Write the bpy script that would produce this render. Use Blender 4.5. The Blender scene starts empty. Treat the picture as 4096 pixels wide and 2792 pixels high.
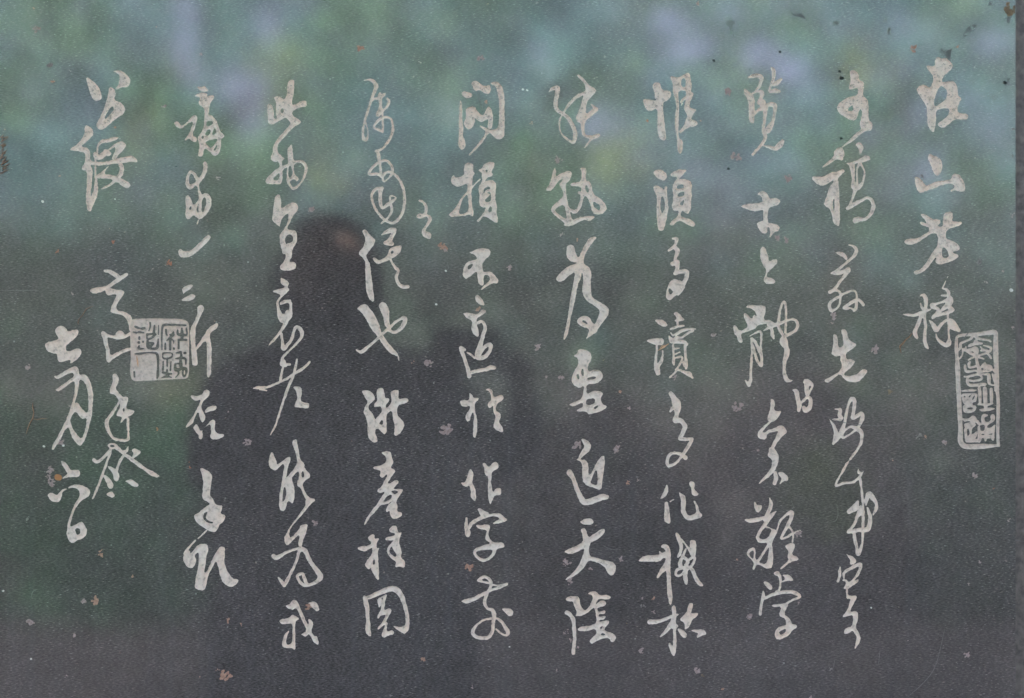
import bpy, math, random
import numpy as np
R = math.radians
rnd = random.Random(7)
sc = bpy.context.scene
col = sc.collection

# ---------------------------------------------------------------- camera, world, sun, exposure
S = 0.00025            # metres per unit of the stone's own drawing grid
CX, CZ, HZ = 2048.0, 1396.0, 1.30   # centre of the stone's visible field, height of that centre
def X(u): return (u - CX) * S
def Z(v): return HZ - (v - CZ) * S
DIST = 1.4222
cam_d = bpy.data.cameras.new('camera')
cam = bpy.data.objects.new('camera', cam_d); col.objects.link(cam)
cam.location = (0, -DIST, HZ); cam.rotation_euler = (R(90), 0, 0)
cam_d.lens = 50; cam_d.sensor_width = 36; cam_d.clip_end = 500; cam_d.clip_start = 0.05
cam_d.dof.use_dof = True; cam_d.dof.focus_distance = DIST; cam_d.dof.aperture_fstop = 1.7
sc.camera = cam

SUN_EL, SUN_AZ = 38, -15      # sun behind and above the stone: its face is in open shade, the garden in front is lit
w = bpy.data.worlds.new('World'); sc.world = w; w.use_nodes = True
nt = w.node_tree; nt.nodes.clear()
sky = nt.nodes.new('ShaderNodeTexSky'); sky.sky_type = 'NISHITA'; sky.sun_disc = False
sky.sun_elevation = R(SUN_EL); sky.sun_rotation = R(SUN_AZ); sky.air_density = 0.25; sky.dust_density = 10.0; sky.ozone_density = 0.0
bg = nt.nodes.new('ShaderNodeBackground'); bg.inputs[1].default_value = 0.15
wo = nt.nodes.new('ShaderNodeOutputWorld')
nt.links.new(sky.outputs[0], bg.inputs[0]); nt.links.new(bg.outputs[0], wo.inputs[0])
sd = bpy.data.lights.new('sun', 'SUN'); sd.energy = 5.0; sd.angle = R(0.5); sd.color = (1.0, 0.94, 0.85)
sun = bpy.data.objects.new('sun', sd); col.objects.link(sun)
sun.location = (0, 3, 6)
# direction towards the sun: azimuth measured like the sky texture (0 = +Y, clockwise)
from mathutils import Vector
az, el = R(SUN_AZ), R(SUN_EL)
dvec = Vector((math.sin(az) * math.cos(el), math.cos(az) * math.cos(el), math.sin(el)))
sun.rotation_euler = dvec.to_track_quat('Z', 'Y').to_euler()
sc.view_settings.view_transform = 'Standard'; sc.view_settings.look = 'None'
sc.view_settings.exposure = 4.52; sc.view_settings.gamma = 1
try:
    sc.cycles.use_denoising = True
    sc.cycles.denoiser = 'OPENIMAGEDENOISE'
    sc.cycles.denoising_input_passes = 'RGB_ALBEDO_NORMAL'
    sc.cycles.sample_clamp_indirect = 2
    sc.cycles.use_adaptive_sampling = False
    sc.cycles.max_bounces = 5
except Exception:
    pass

# ---------------------------------------------------------------- small helpers
def tag(o, label=None, cat=None, group=None, kind=None):
    if label: o['label'] = label
    if cat: o['category'] = cat
    if group: o['group'] = group
    if kind: o['kind'] = kind
    return o
def empty(name, loc, label, cat, group=None):
    o = bpy.data.objects.new(name, None); col.objects.link(o); o.location = loc
    o.empty_display_size = 0.05
    return tag(o, label, cat, group)
def mesh_obj(name, v, f, mats, parent=None, smooth=False, midx=None):
    me = bpy.data.meshes.new(name); me.from_pydata([tuple(p) for p in v], [], f)
    for m in (mats if isinstance(mats, (list, tuple)) else [mats]): me.materials.append(m)
    if midx is not None: me.polygons.foreach_set('material_index', midx)
    if smooth: me.polygons.foreach_set('use_smooth', [True] * len(me.polygons))
    me.update()
    o = bpy.data.objects.new(name, me); col.objects.link(o)
    if parent:
        o.parent = parent; o.matrix_parent_inverse = parent.matrix_world.inverted() if False else o.matrix_parent_inverse
    return o
class NB:
    """short node builder"""
    def __init__(s, name):
        s.m = bpy.data.materials.new(name); s.m.use_nodes = True; s.t = s.m.node_tree; s.t.nodes.clear()
        s.out = s.n('ShaderNodeOutputMaterial'); s.p = s.n('ShaderNodeBsdfPrincipled'); s.l(s.p.outputs[0], s.out.inputs[0])
        s.co = s.n('ShaderNodeTexCoord').outputs['Object']
    def n(s, k, **kw):
        q = s.t.nodes.new(k)
        for a, b in kw.items(): setattr(q, a, b)
        return q
    def l(s, a, b): s.t.links.new(a, b)
    def mapping(s, rot=(0, 0, 0), scale=(1, 1, 1), src=None):
        q = s.n('ShaderNodeMapping'); q.inputs['Rotation'].default_value = rot; q.inputs['Scale'].default_value = scale
        s.l(src or s.co, q.inputs['Vector']); return q.outputs[0]
    def noise(s, vec, scale, detail=2, rough=0.5, col=False):
        q = s.n('ShaderNodeTexNoise'); q.inputs['Scale'].default_value = scale; q.inputs['Detail'].default_value = detail
        q.inputs['Roughness'].default_value = rough; s.l(vec, q.inputs['Vector']); return q.outputs['Color' if col else 'Fac']
    def ramp(s, fac, stops, const=False):
        q = s.n('ShaderNodeValToRGB'); e = q.color_ramp.elements
        while len(e) < len(stops): e.new(0.5)
        for k, (p, c) in enumerate(stops):
            e[k].position = p; e[k].color = (*c, 1) if isinstance(c, tuple) else (c, c, c, 1)
        if const: q.color_ramp.interpolation = 'CONSTANT'
        s.l(fac, q.inputs[0]); return q.outputs[0]
    def mix(s, f, a, b, mode='MIX'):
        q = s.n('ShaderNodeMix', data_type='RGBA', blend_type=mode)
        for i, x in ((0, f), (6, a), (7, b)):
            if isinstance(x, (int, float)): q.inputs[i].default_value = x
            elif isinstance(x, tuple): q.inputs[i].default_value = (*x, 1)
            else: s.l(x, q.inputs[i])
        return q.outputs[2]
    def math(s, op, a, b=0.0):
        q = s.n('ShaderNodeMath', operation=op)
        for i, x in ((0, a), (1, b)):
            if isinstance(x, (int, float)): q.inputs[i].default_value = x
            else: s.l(x, q.inputs[i])
        return q.outputs[0]
    def bump(s, h, dist, strength=1.0):
        q = s.n('ShaderNodeBump'); q.inputs['Distance'].default_value = dist; q.inputs['Strength'].default_value = strength
        s.l(h, q.inputs['Height']); s.l(q.outputs[0], s.p.inputs['Normal'])
    def set(s, **kw):
        for a, b in kw.items():
            i = s.p.inputs[a.replace('_', ' ')]
            if isinstance(b, (int, float)): i.default_value = b
            elif isinstance(b, tuple): i.default_value = (*b, 1)
            else: s.l(b, i)
        return s

# ---------------------------------------------------------------- materials
def polished_stone():
    b = NB('polished_black_stone')
    dia = b.mapping(rot=(0, R(-38), 0), scale=(1, 1, 3.0))        # grain drawn out along the rubbing direction, up to the right
    grain = b.noise(dia, 300, 3, 0.65)
    base = b.ramp(grain, [(0.29, (0.040, 0.036, 0.038)), (0.50, (0.098, 0.088, 0.090)), (0.72, (0.200, 0.180, 0.177))])
    broad = b.ramp(b.noise(b.co, 3.2, 3, 0.55), [(0.3, 0.80), (0.7, 1.16)])
    base = b.mix(1.0, base, broad, 'MULTIPLY')
    base = b.mix(1.0, base, b.ramp(b.noise(b.co, 55, 3, 0.6), [(0.3, 0.84), (0.7, 1.16)]), 'MULTIPLY')
    # dusty streaks that ran down the face
    st = b.mapping(scale=(60, 1, 2.2)); streak = b.ramp(b.noise(st, 1.0, 3, 0.6), [(0.52, 0.0), (0.74, 1.0)])
    stm = b.math('MULTIPLY', streak, b.ramp(b.noise(b.co, 2.1, 1), [(0.42, 0.0), (0.65, 1.0)]))
    base = b.mix(b.math('MULTIPLY', stm, 0.4), base, (0.12, 0.12, 0.13))
    # light mineral flecks and short pale scratches
    fl = b.ramp(b.noise(dia, 300, 2, 0.55), [(0.64, 0.0), (0.72, 1.0)])
    patch = b.ramp(b.noise(b.co, 7.0, 3, 0.6), [(0.38, 0.12), (0.66, 1.0)])
    flm = b.math('MULTIPLY', fl, patch)
    fcol = b.ramp(b.noise(b.co, 160, 0), [(0.40, (0.30, 0.30, 0.28)), (0.52, (0.34, 0.30, 0.22)), (0.62, (0.33, 0.19, 0.13))])
    base = b.mix(b.math('MULTIPLY', flm, 0.85), base, fcol)
    vo = b.n('ShaderNodeTexVoronoi'); vo.inputs['Scale'].default_value = 95; b.l(b.co, vo.inputs['Vector'])
    dot = b.ramp(vo.outputs['Distance'], [(0.05, 1.0), (0.12, 0.0)])
    sel = b.ramp(vo.outputs['Color'], [(0.86, 0.0), (0.88, 1.0)])
    dots = b.math('MULTIPLY', dot, b.math('MULTIPLY', sel, patch))
    base = b.mix(b.math('MULTIPLY', dots, 0.65), base, fcol)
    # dark tarry dabs near the top
    sep = b.n('ShaderNodeSeparateXYZ'); b.l(b.co, sep.inputs[0])
    tone = b.noise(b.co, 38, 4, 0.65)
    tx = b.math('MULTIPLY', b.ramp(b.math('MULTIPLY', b.math('ADD', sep.outputs[0], 0.6), 1.0), [(0.75, 0.0), (0.9, 1.0)]),
                b.ramp(b.math('ADD', sep.outputs[2], 0.1), [(0.30, 0.0), (0.40, 1.0)]))
    dab = b.math('MULTIPLY', b.ramp(tone, [(0.60, 0.0), (0.66, 1.0)]), tx)
    base = b.mix(b.math('MULTIPLY', dab, 0.8), base, (0.012, 0.015, 0.015))
    rough = b.ramp(b.noise(b.co, 6.0, 3, 0.6), [(0.3, 0.045), (0.7, 0.075)])
    rough = b.mix(flm, rough, (0.7, 0.7, 0.7)); rough = b.mix(b.math('MAXIMUM', dots, dab), rough, (0.65, 0.65, 0.65))
    b.set(Base_Color=base, Roughness=rough, IOR=SPEC_IOR)
    return b.m
SPEC_IOR = 2.0
def carved(name, c_lo, c_mid, c_hi):
    b = NB(name)
    n1 = b.noise(b.co, 260, 4, 0.65)
    c = b.ramp(n1, [(0.28, c_lo), (0.46, c_mid), (0.72, c_hi)])
    sep = b.n('ShaderNodeSeparateXYZ'); b.l(b.co, sep.inputs[0])
    # dark specks, mostly in the upper lines; also paints pit shade for relief
    up = b.ramp(b.math('ADD', sep.outputs[2], 0.3), [(0.30, 0.12), (0.64, 1.0)])
    pit = b.ramp(b.noise(b.mapping(rot=(0, R(-38), 0), scale=(1, 1, 1.8)), 340, 3, 0.7), [(0.55, 0.0), (0.66, 1.0)])
    c = b.mix(b.math('MULTIPLY', b.math('MULTIPLY', pit, up), 0.85), c, (0.10, 0.09, 0.085))
    warm = b.ramp(b.noise(b.co, 30, 2), [(0.4, (1.0, 1.0, 1.0)), (0.7, (1.05, 0.97, 0.92))])
    c = b.mix(1.0, c, warm, 'MULTIPLY')
    b.bump(b.noise(b.co, 420, 4, 0.7), 0.0009, 1.0)
    b.set(Base_Color=c, Roughness=0.95, IOR=1.3)
    return b.m
def plain(name, c1, c2, scale, rough=0.9, bump=0.0):
    b = NB(name); n1 = b.noise(b.co, scale, 4, 0.6)
    b.set(Base_Color=b.ramp(n1, [(0.35, c1), (0.65, c2)]), Roughness=rough, IOR=1.35)
    if bump: b.bump(n1, bump)
    return b.m
M_face = polished_stone()
M_carve = carved('chiselled_stone', (0.44, 0.365, 0.315), (0.79, 0.675, 0.60), (0.88, 0.77, 0.69))
M_seal = carved('chiselled_seal_stone', (0.38, 0.32, 0.28), (0.65, 0.55, 0.495), (0.78, 0.67, 0.605))
M_chip = {
 'p': plain('pink_mineral', (0.28, 0.20, 0.19), (0.43, 0.34, 0.33), 420, bump=0.0004),
 'o': plain('orange_mineral', (0.33, 0.18, 0.13), (0.50, 0.31, 0.24), 420, bump=0.0004),
 'O': plain('rust_spot', (0.42, 0.19, 0.08), (0.50, 0.25, 0.12), 300, bump=0.0003),
 'r': plain('reddish_mineral', (0.34, 0.12, 0.07), (0.42, 0.20, 0.14), 420, bump=0.0004),
 'g': plain('grey_mineral', (0.17, 0.15, 0.145), (0.29, 0.26, 0.25), 420, bump=0.0004),
 'w': plain('white_plaster_dot', (0.6, 0.58, 0.52), (0.78, 0.77, 0.72), 420),
 'b': plain('brown_crust', (0.12, 0.09, 0.06), (0.26, 0.19, 0.13), 380, bump=0.0005),
 'd': plain('dark_tar', (0.012, 0.015, 0.015), (0.035, 0.04, 0.04), 500, 0.5, bump=0.0003)}
M_side = plain('worn_stone_edge', (0.075, 0.066, 0.064), (0.17, 0.145, 0.135), 130, 0.4, 0.001)
M_wall = plain('grey_brown_render', (0.10, 0.09, 0.08), (0.19, 0.17, 0.15), 30, 0.95, 0.003)
M_scr = plain('pale_scratch', (0.10, 0.10, 0.10), (0.20, 0.19, 0.18), 500)
M_straw = plain('straw', (0.55, 0.30, 0.15), (0.72, 0.47, 0.30), 300, 0.6)
M_root = plain('dry_root', (0.24, 0.13, 0.08), (0.42, 0.27, 0.19), 300, 0.9)

# ---------------------------------------------------------------- drawing of the inscription (u, v in grid units)
GLYPHS = """@3600 200 2.4
#c
P 250 155,270 145,300 155,340 145,335 110,345 75,370 68,400 85,435 72,470 95,508 145,490 190,460 220,420 240,410 270,400 310,430 305,480 302,520 300,545 330,553 380,556 440,592 465,570 510,550 560,553 595,600 610,640 612,658 640,640 665,600 668,550 660,500 680,470 710,430 740,395 748,365 730,360 705,400 680,440 650,465 620,473 590,470 562,440 558,400 562,365 575,345 590,343 650,340 730,328 785,315 792,290 770,262 720,262 640,260 560,245 520,210 470,170 410,158 380,185 345,220 333,250 345,275 362,295 360,315 310,325 270,300 225,270 190
N 400 345,430 365,452 395,455 430,445 465,420 490,380 515,355 540,330 540,325 500,335 450,355 400,375 365
#c
P 268 1040,275 1000,290 992,330 1018,375 1030,400 1070,408 1120,395 1170,370 1200,350 1210,325 1185,312 1145,285 1085
P 145 1220,165 1218,205 1245,232 1285,255 1305,290 1285,350 1262,420 1255,490 1240,500 1200,530 1188,570 1195,600 1240,620 1290,627 1340,610 1360,560 1358,530 1350,490 1362,485 1350,520 1325,525 1300,500 1285,440 1288,390 1300,330 1330,270 1345,220 1370,190 1375,165 1350,148 1290,140 1235
@3580 820 2.4
#c
P 245 90,265 82,300 92,340 120,365 140,410 135,438 145,437 170,420 185,405 200,440 210,462 200,460 160,463 105,480 75,520 65,555 72,555 110,547 155,590 158,640 160,640 180,610 200,550 218,500 240,488 280,490 325,540 340,590 360,620 400,620 425,595 442,555 448,560 460,605 475,608 500,570 530,500 555,440 572,395 562,390 535,395 500,370 520,340 570,300 620,250 655,190 670,178 650,190 632,230 622,265 595,310 540,350 470,380 430,408 380,415 340,410 300,400 272,360 272,330 285,300 310,260 335,220 360,170 380,120 380,90 365,90 345,115 325,160 322,210 320,260 300,300 270,330 245,325 215,290 205,250 190,235 170,245 158,270 165,300 175,290 150,265 120
N 455 405,480 412,500 440,520 490,490 510,455 500,448 460
#c
245 870 15,275 865 35,295 900 40,298 960 35,290 1010 30,285 1080 28,292 1160 30,288 1230 32,285 1300 34,300 1350 38,315 1372 20
245 945 10,255 975 22,270 1000 25
80 1050 8,120 1055 22,180 1058 30,240 1040 34,300 1015 28,340 1002 14
250 1060 34,235 1110 34,210 1170 36,190 1225 42,205 1262 35,212 1285 12
508 685 4,480 745 7,455 800 10
455 803 10,490 808 22,512 835 30,515 870 34,540 905 38,530 940 45,495 970 48,455 1005 30,430 1020 20
445 868 16,490 868 22
510 900 24,470 925 24,430 940 22,390 950 30,360 965 52,385 985 40,415 1000 30,410 1030 36,380 1065 38,365 1080 30
380 1070 30,440 1050 30,500 1035 34,545 1015 36,560 1005 24
510 930 50,520 975 50,545 1000 40
507 1030 22,508 1090 18,512 1150 16,515 1220 20,520 1290 28,512 1330 50,495 1345 30
325 1105 8,350 1130 30,380 1170 45,395 1200 45,420 1180 34,450 1140 28,490 1110 26,530 1105 30
P 515 1092,560 1095,600 1150,630 1205,615 1220,570 1208,522 1185
393 1235 8,400 1270 18,425 1305 30,465 1335 38,505 1345 40,525 1310 30
@3790 1300 6.092
#seal_right
225 300 60,215 450 80,220 650 90,235 850 95,245 1050 125,255 1250 115,260 1584 110
225 300 60,300 260 70,500 235 80,700 225 90,900 200 100,1050 180 120,1150 180 120,1180 250 110,1175 450 120,1180 800 125,1195 1100 110,1205 1400 110,1195 1584 110
620 260 70,560 340 55,450 390 55,320 450 60,320 540 60,260 620 50
690 250 120,720 320 70,850 350 55,1000 370 55,1050 400 50
P 500 500,530 460,640 430,640 380,700 330,740 400,830 425,870 435,860 465,800 480,650 500,520 545,490 530
450 530 40,440 580 50,370 590 50,430 620 60,560 590 60,680 560 80,730 600 60,730 680 50,690 740 50,600 720 50,500 670 40,420 620 30
P 500 600,640 540,740 560,760 620,740 700,620 760,480 690
N 570 650,610 640,655 670,620 685
370 600 40,370 690 40,330 780 45,270 840 30
880 500 30,980 520 50,1060 560 60,1030 640 60,930 690 55,830 720 50,700 760 50,600 800 50,510 850 40
800 530 30,850 580 40,900 610 50,980 630 50
820 620 50,900 620 50
960 690 50,1020 740 60,1060 810 55
740 790 40,820 800 50,890 825 30
710 770 60,710 850 70,730 950 80,760 1050 90,770 1120 100,750 1200 80
540 910 60,520 960 70,540 1030 60,640 1020 50,720 990 60
430 990 60,430 1060 70,460 1130 60,560 1130 60,680 1110 50,800 1140 60,950 1110 60,1040 1090 70,1100 1080 50,1140 1150 25
P 860 930,920 895,960 960,1010 960,1080 980,1110 1070,1050 1140,900 1150,800 1150,760 1080,800 1010
N 810 1070,850 1040,880 1070,860 1100
N 915 1085,950 1050,930 1105
410 1255 40,480 1260 50,600 1230 60,750 1200 60,900 1200 50,1000 1210 70,1010 1300 90,1010 1400 80,1050 1450 50,1140 1470 30
780 1200 60,840 1280 50,800 1330 60,650 1360 50,540 1350 60
490 1290 60,480 1380 70,530 1460 80,650 1470 70,850 1450 80,920 1440 70
1100 1200 50,1130 1300 60,1170 1450 60
@3790 1550 6.092
265 0 115,275 200 110,285 400 110,295 600 115,305 800 110,315 1000 110,315 1150 125,315 1300 130,370 1400 130,480 1440 120,700 1440 130,900 1430 120,1100 1420 80,1260 1420 50
1190 0 110,1220 150 80,1235 350 80,1235 600 85,1230 800 80,1225 1000 75,1230 1200 80,1235 1380 70
350 85 20,450 75 55,560 65 65,650 70 50,710 60 15
P 335 150,500 140,720 140,735 200,710 280,690 360,640 350,610 380,615 430,690 440,710 490,680 570,600 610,500 625,400 610,375 540,370 450,430 420,380 380,355 290
N 390 210,420 195,450 220,430 255,395 235
N 510 220,540 185,580 190,560 220,515 260
N 640 200,680 180,640 290,590 320,590 290
N 475 500,520 485,620 490,610 520,560 535,490 525
775 20 80,785 120 85,790 250 75,795 380 70
910 20 90,915 150 110,920 300 100,930 460 90,930 520 70
1065 40 70,1070 150 80,1070 280 80,1070 390 60
750 410 50,850 410 50,950 420 60,1100 390 40
790 540 40,860 550 70,1000 530 75,1100 520 50,1155 520 10
P 355 740,450 760,540 740,600 690,660 690,700 740,720 780,760 800,790 860,850 870,870 900,800 920,740 910,700 860,640 850,700 890,680 930,610 990,590 1030,590 1110,570 1150,640 1120,700 1070,740 1080,730 950,770 930,800 960,800 1050,900 1060,910 930,860 900,820 830,820 700,860 650,940 640,1000 680,900 730,900 790,930 840,1000 840,1050 800,1060 770,1040 700,1080 650,1130 650,1160 700,1150 800,1090 850,1020 890,970 930,970 980,1040 980,1090 960,1165 890,1150 1000,1140 1280,1110 1300,1080 1290,1070 1240,1020 1240,960 1250,950 1300,930 1315,900 1300,900 1240,840 1230,820 1300,780 1350,740 1330,600 1340,470 1340,430 1310,420 1200,400 1050,410 1000,430 980,400 930,410 880,490 860,560 840,540 820,480 820,400 840
N 480 1010,510 1000,530 1060,540 1130,490 1200,475 1100
N 720 1120,735 1130,740 1250,700 1260,670 1240,710 1190
N 810 1140,860 1125,910 1135,880 1160,830 1155
N 990 1135,1100 1110,1095 1150,1010 1150
N 975 1020,1060 1040,1030 1050,980 1035
@3230 260 2.4
#c
P 405 70,420 45,455 48,490 75,495 145,535 155,543 190,530 300,570 320,588 365,585 530,622 560,622 615,600 632,560 630,500 675,440 730,335 790,330 782,400 720,450 670,522 615,502 580,510 520,525 470,512 405,500 430,470 515,435 538,340 490,290 445,280 405,300 370,350 330,400 305,480 290,492 215,405 238,397 215,408 170,410 120
N 385 440,400 405,432 380,440 425,425 445
#c
P 328 790,352 825,358 865,335 920,300 905,265 915,190 965,140 985,150 965,250 880,252 830,285 798
P 40 1068,90 1072,150 1075,220 1030,280 1025,340 998,362 1020,330 1050,290 1085,300 1150,308 1300,312 1500,300 1550,260 1530,245 1500,235 1430,210 1380,150 1340,175 1290,215 1160,250 1130,248 1100,160 1162,110 1155,55 1110
N 250 1280,262 1300,262 1420,245 1380,235 1330
P 460 770,480 740,515 745,540 790,520 840,500 870,497 820,480 785
P 370 940,420 935,500 900,550 868,590 870,605 910,540 932,450 950,420 985,395 965
425 960 55,435 1030 35,440 1110 28,450 1170 60,490 1170 50,525 1130 26,548 1040 18,535 990 15,500 945 25,475 1010 14,478 1100 16,475 1140 30
460 1190 50,440 1260 22,405 1350 30
385 1375 35,450 1335 40,520 1300 30,575 1275 30,620 1305 36,632 1370 38,600 1440 36,550 1480 34,500 1480 50,460 1490 55
@3280 950 2.64
#c
165 160 8,200 165 35,245 185 40,275 220 28
305 78 12,350 90 28,385 130 36,370 180 38,320 230 28,240 300 26,180 345 25,120 378 20
120 378 14,180 380 34,250 360 42,300 335 44
300 350 50,260 405 34,200 480 30,155 545 35,105 575 38
105 570 30,160 555 26,210 580 26,215 650 24,200 720 24,160 760 28,115 770 40,100 710 34,140 660 28,210 620 30,280 580 24,360 562 24,388 610 24,385 680 28,380 740 34,360 775 24
360 765 30,320 745 20,270 745 40,255 738 30,320 695 34,390 655 30,430 675 36,460 710 34
#c
P 140 1035,150 1018,180 1035,188 1100,190 1150,215 1165,250 1130,245 1080,228 990,225 970,270 968,285 1000,290 1050,330 1100,380 1118,380 1145,340 1180,272 1220,275 1285,340 1285,373 1308,350 1345,310 1390,250 1435,270 1462,340 1460,400 1435,460 1385,505 1410,470 1460,410 1528,300 1528,255 1495,210 1440,150 1480,95 1535,50 1530,48 1500,100 1475,200 1420,235 1360,225 1320,212 1290,218 1240,165 1262,125 1235,122 1215,140 1130
@3280 1550 2.64
#c
158 228 8,190 230 20,215 240 40,205 290 40,225 325 40,200 340 34,130 335 8
100 335 12,135 390 28,160 440 34,170 500 50,140 595 25
140 590 34,200 510 50,250 410 38,275 300 34,295 190 26,335 120 44,365 150 40,355 250 38,345 320 40,400 295 38,440 270 28,448 320 42,410 410 30,350 470 18,290 510 20,240 530 20,240 480 22,280 435 24,330 415 30,400 440 46,440 490 38,430 590 28,370 690 28,320 755 24
310 770 8,280 810 24,230 900 24,185 980 22,165 1040 20,250 1010 28,350 1000 22,410 950 30,430 930 22,458 885 12
405 860 8,408 900 34,440 905 20
418 940 30,435 1040 26,445 1130 26,455 1260 28,455 1400 28,452 1584 28
#c
P 278 1300,330 1255,400 1188,412 1200,415 1280,370 1310,300 1343
430 1250 20,420 1320 50,390 1370 36,360 1450 28,300 1525 36,400 1505 44,500 1500 54,520 1460 48,530 1380 40,510 1290 30,492 1262 8
485 1245 14,490 1190 40,515 1120 45,560 1170 50,595 1230 34,592 1280 38,560 1345 8
365 1520 24,358 1584 26
@3300 2100 2.933
340 80 30,350 170 38,375 270 35,390 340 50,425 260 35,440 180 28,445 60 34
#c
P 238 330,290 360,340 375,375 430,340 460,290 468,290 440,302 420
178 490 10,172 540 38,172 600 34,150 660 28
P 205 550,300 485,400 435,440 445,442 500,400 590,330 660,295 700,350 655,395 630,390 665,330 710,270 745,265 800,285 830,365 822,372 850,330 940,285 1025,350 1005,388 1020,385 1110,355 1195,400 1260,420 1350,380 1420,350 1460,345 1440,370 1350,370 1300,320 1235,290 1265,230 1280,222 1250,250 1205,320 1190,330 1120,328 1055,260 1070,215 1085,208 1070,260 1000,300 880,290 870,250 870,248 800,250 750,220 750,215 740,245 690,240 660,205 655,210 640,250 640,280 675,330 630,385 550,402 480,340 510,240 560,235 600,225 640,205 610
N 250 570,380 500,390 510,350 590,280 650,240 620,240 590
@2930 250 2.64
#c
180 155 28,215 145 42,270 140 44,308 165 44,295 220 34,265 280 34,220 325 20
P 115 290,125 270,165 300,215 340,233 390,233 470,230 600,222 652,175 620,172 520,172 430,150 370,122 330
215 325 24,260 305 26,310 320 56,300 380 34,280 425 40,330 410 36,320 450 66,340 480 70,280 500 28,220 555 24
345 500 48,340 600 34,325 700 34,330 740 44,350 780 38,320 850 34,250 930 34,212 975 28
370 450 34,420 440 50,450 460 42,445 530 34,425 620 32,395 680 60,370 720 66
330 880 14,380 890 32,450 910 48,500 870 68,530 830 36
415 60 30,435 95 42,430 170 32,410 230 24,385 300 22
425 240 20,470 215 48,515 175 24
400 310 34,450 300 52,495 305 26
#c
P 258 1395,300 1358,330 1355,370 1385,388 1440,455 1430,495 1445,508 1472,480 1505,385 1530,372 1584,325 1584,322 1555,250 1572,190 1565,80 1525,130 1495,320 1480,315 1430,290 1400
@2920 740 2.64
350 240 20,375 260 48,372 330 48,378 420 54
P 282 400,350 370,400 405,450 402,500 415,525 445,515 485,465 500,415 565,425 500,418 455,395 440,395 510,350 512,320 490,285 430
#c
P 320 690,335 655,352 648,375 665,400 740,412 810,460 785,495 785,498 820,465 865,405 910,388 965,400 978,450 985,480 1020,455 1045,390 1048,360 1020,355 985,375 940,382 890,350 850,322 780
@2920 1200 2.4
#c
P 155 70,180 48,340 52,344 100,320 190,380 192,415 212,440 235,490 205,500 235,440 258,360 285,305 300,350 270,385 230,350 225,270 240,240 280,150 305,100 325,125 400,110 412,78 400,68 350,38 330,32 250,45 235,95 300,170 262,170 235,140 190,130 125,150 125,215 185,220 150,240 135,250 165,262 155,235 105,205 78
190 345 14,290 300 18,298 380 20,295 450 20,303 550 28,300 630 26,260 580 26,235 500 26,225 440 14
210 370 26,240 400 30,270 460 30,295 520 24
205 370 24,212 450 20,208 560 22,200 680 26,198 760 30,182 815 34
145 768 10,175 810 26
370 235 30,400 280 30,405 330 34,420 370 24
430 240 30,500 215 26,570 190 22,620 190 26,650 230 30,630 290 30,590 315 24,545 340 34
465 240 30,475 130 24,495 50 22,520 15 22,535 70 24,538 180 24,530 310 24
465 250 30,490 310 30,515 350 36,515 400 80,540 450 48,545 510 56,525 590 36,520 680 32,535 750 44,560 775 34,605 772 8
#c
705 790 10,740 785 56,790 820 24,770 870 20,740 930 24,690 980 20,660 1010 20
740 790 50,735 850 40,740 900 34
605 862 14,635 880 42,650 950 40,665 1010 44,660 1060 34
745 925 30,775 960 34,765 1030 44,725 1060 44,710 1030 30
#c
P 388 955,400 948,425 960,435 1000,422 1050,440 1068,485 1062,492 1080,470 1120,425 1165,400 1165,300 1270,335 1275,360 1250,440 1225,465 1205,505 1205,545 1250,540 1280,470 1340,405 1455,470 1500,470 1545,445 1584,400 1584,405 1530,360 1500,365 1470,440 1310,472 1255,430 1262,360 1278,345 1345,275 1330,260 1290,290 1240,375 1165,355 1160,375 1080,390 1010
@2940 1800 1.98
290 0 50,325 60 44,310 130 40,270 190 30,190 265 8
318 180 26,325 220 34,315 265 30
P 345 172,380 175,425 215,420 245,385 248,352 278,355 255,370 225,345 195
#c
P 150 405,165 412,178 440,215 432,212 470,190 495,165 490,152 450
275 380 10,285 430 32,265 490 30,245 520 24
P 62 548,140 540,230 525,325 480,328 490,270 570,200 660,190 700,225 708,260 695,290 640,280 620,240 612,250 605,285 620,305 625,335 640,330 660,290 735,300 800,300 935,245 940,190 905,165 910,150 955,135 935,155 895,110 850,88 820,110 780,150 770,165 800,160 850,172 880,230 790,260 735,190 738,162 700,180 650,245 550,130 580,100 575
N 125 800,150 795,145 870,122 845,112 820
N 190 885,265 770,270 790,255 890,230 905,195 895
N 270 640,285 640,280 665
330 640 14,360 560 16,410 510 22,450 495 34,440 550 28,400 630 26,365 700 20,410 690 20,450 665 16,515 635 10
430 610 14,460 660 14,455 730 14
P 395 755,440 735,475 740,470 780,445 825,505 855,500 875,440 885,360 948,360 935,430 870,412 850,430 800,400 775
#c
P 305 965,345 960,370 1000,365 1100,340 1140,310 1120,345 1105,355 1050,345 1000,310 990
P 370 985,430 985,465 1025,460 1040,420 1035,365 1050,400 1020
P 218 1040,250 1040,298 1080,295 1105,270 1110
222 1115 12,225 1150 28,210 1220 24,200 1300 24
235 1175 22,300 1145 24,400 1125 30,470 1130 30,515 1160 20,450 1190 16,410 1215 20
P 285 1228,350 1218,430 1212,385 1300,430 1330,450 1380,490 1385,492 1408,455 1425,430 1465,360 1502,322 1495,310 1440,350 1398,410 1390,400 1340,345 1310,370 1240,300 1242
N 345 1435,405 1415,400 1440,360 1470
@2550 270 2.4
#c
P 140 180,165 145,215 150,235 220,300 218,325 245,320 280,290 315,245 335,245 420,255 500,268 620,278 680,250 702,210 680,190 600,192 480,188 385,120 425,80 405,48 312,90 302,185 320,165 290,165 250
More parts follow.
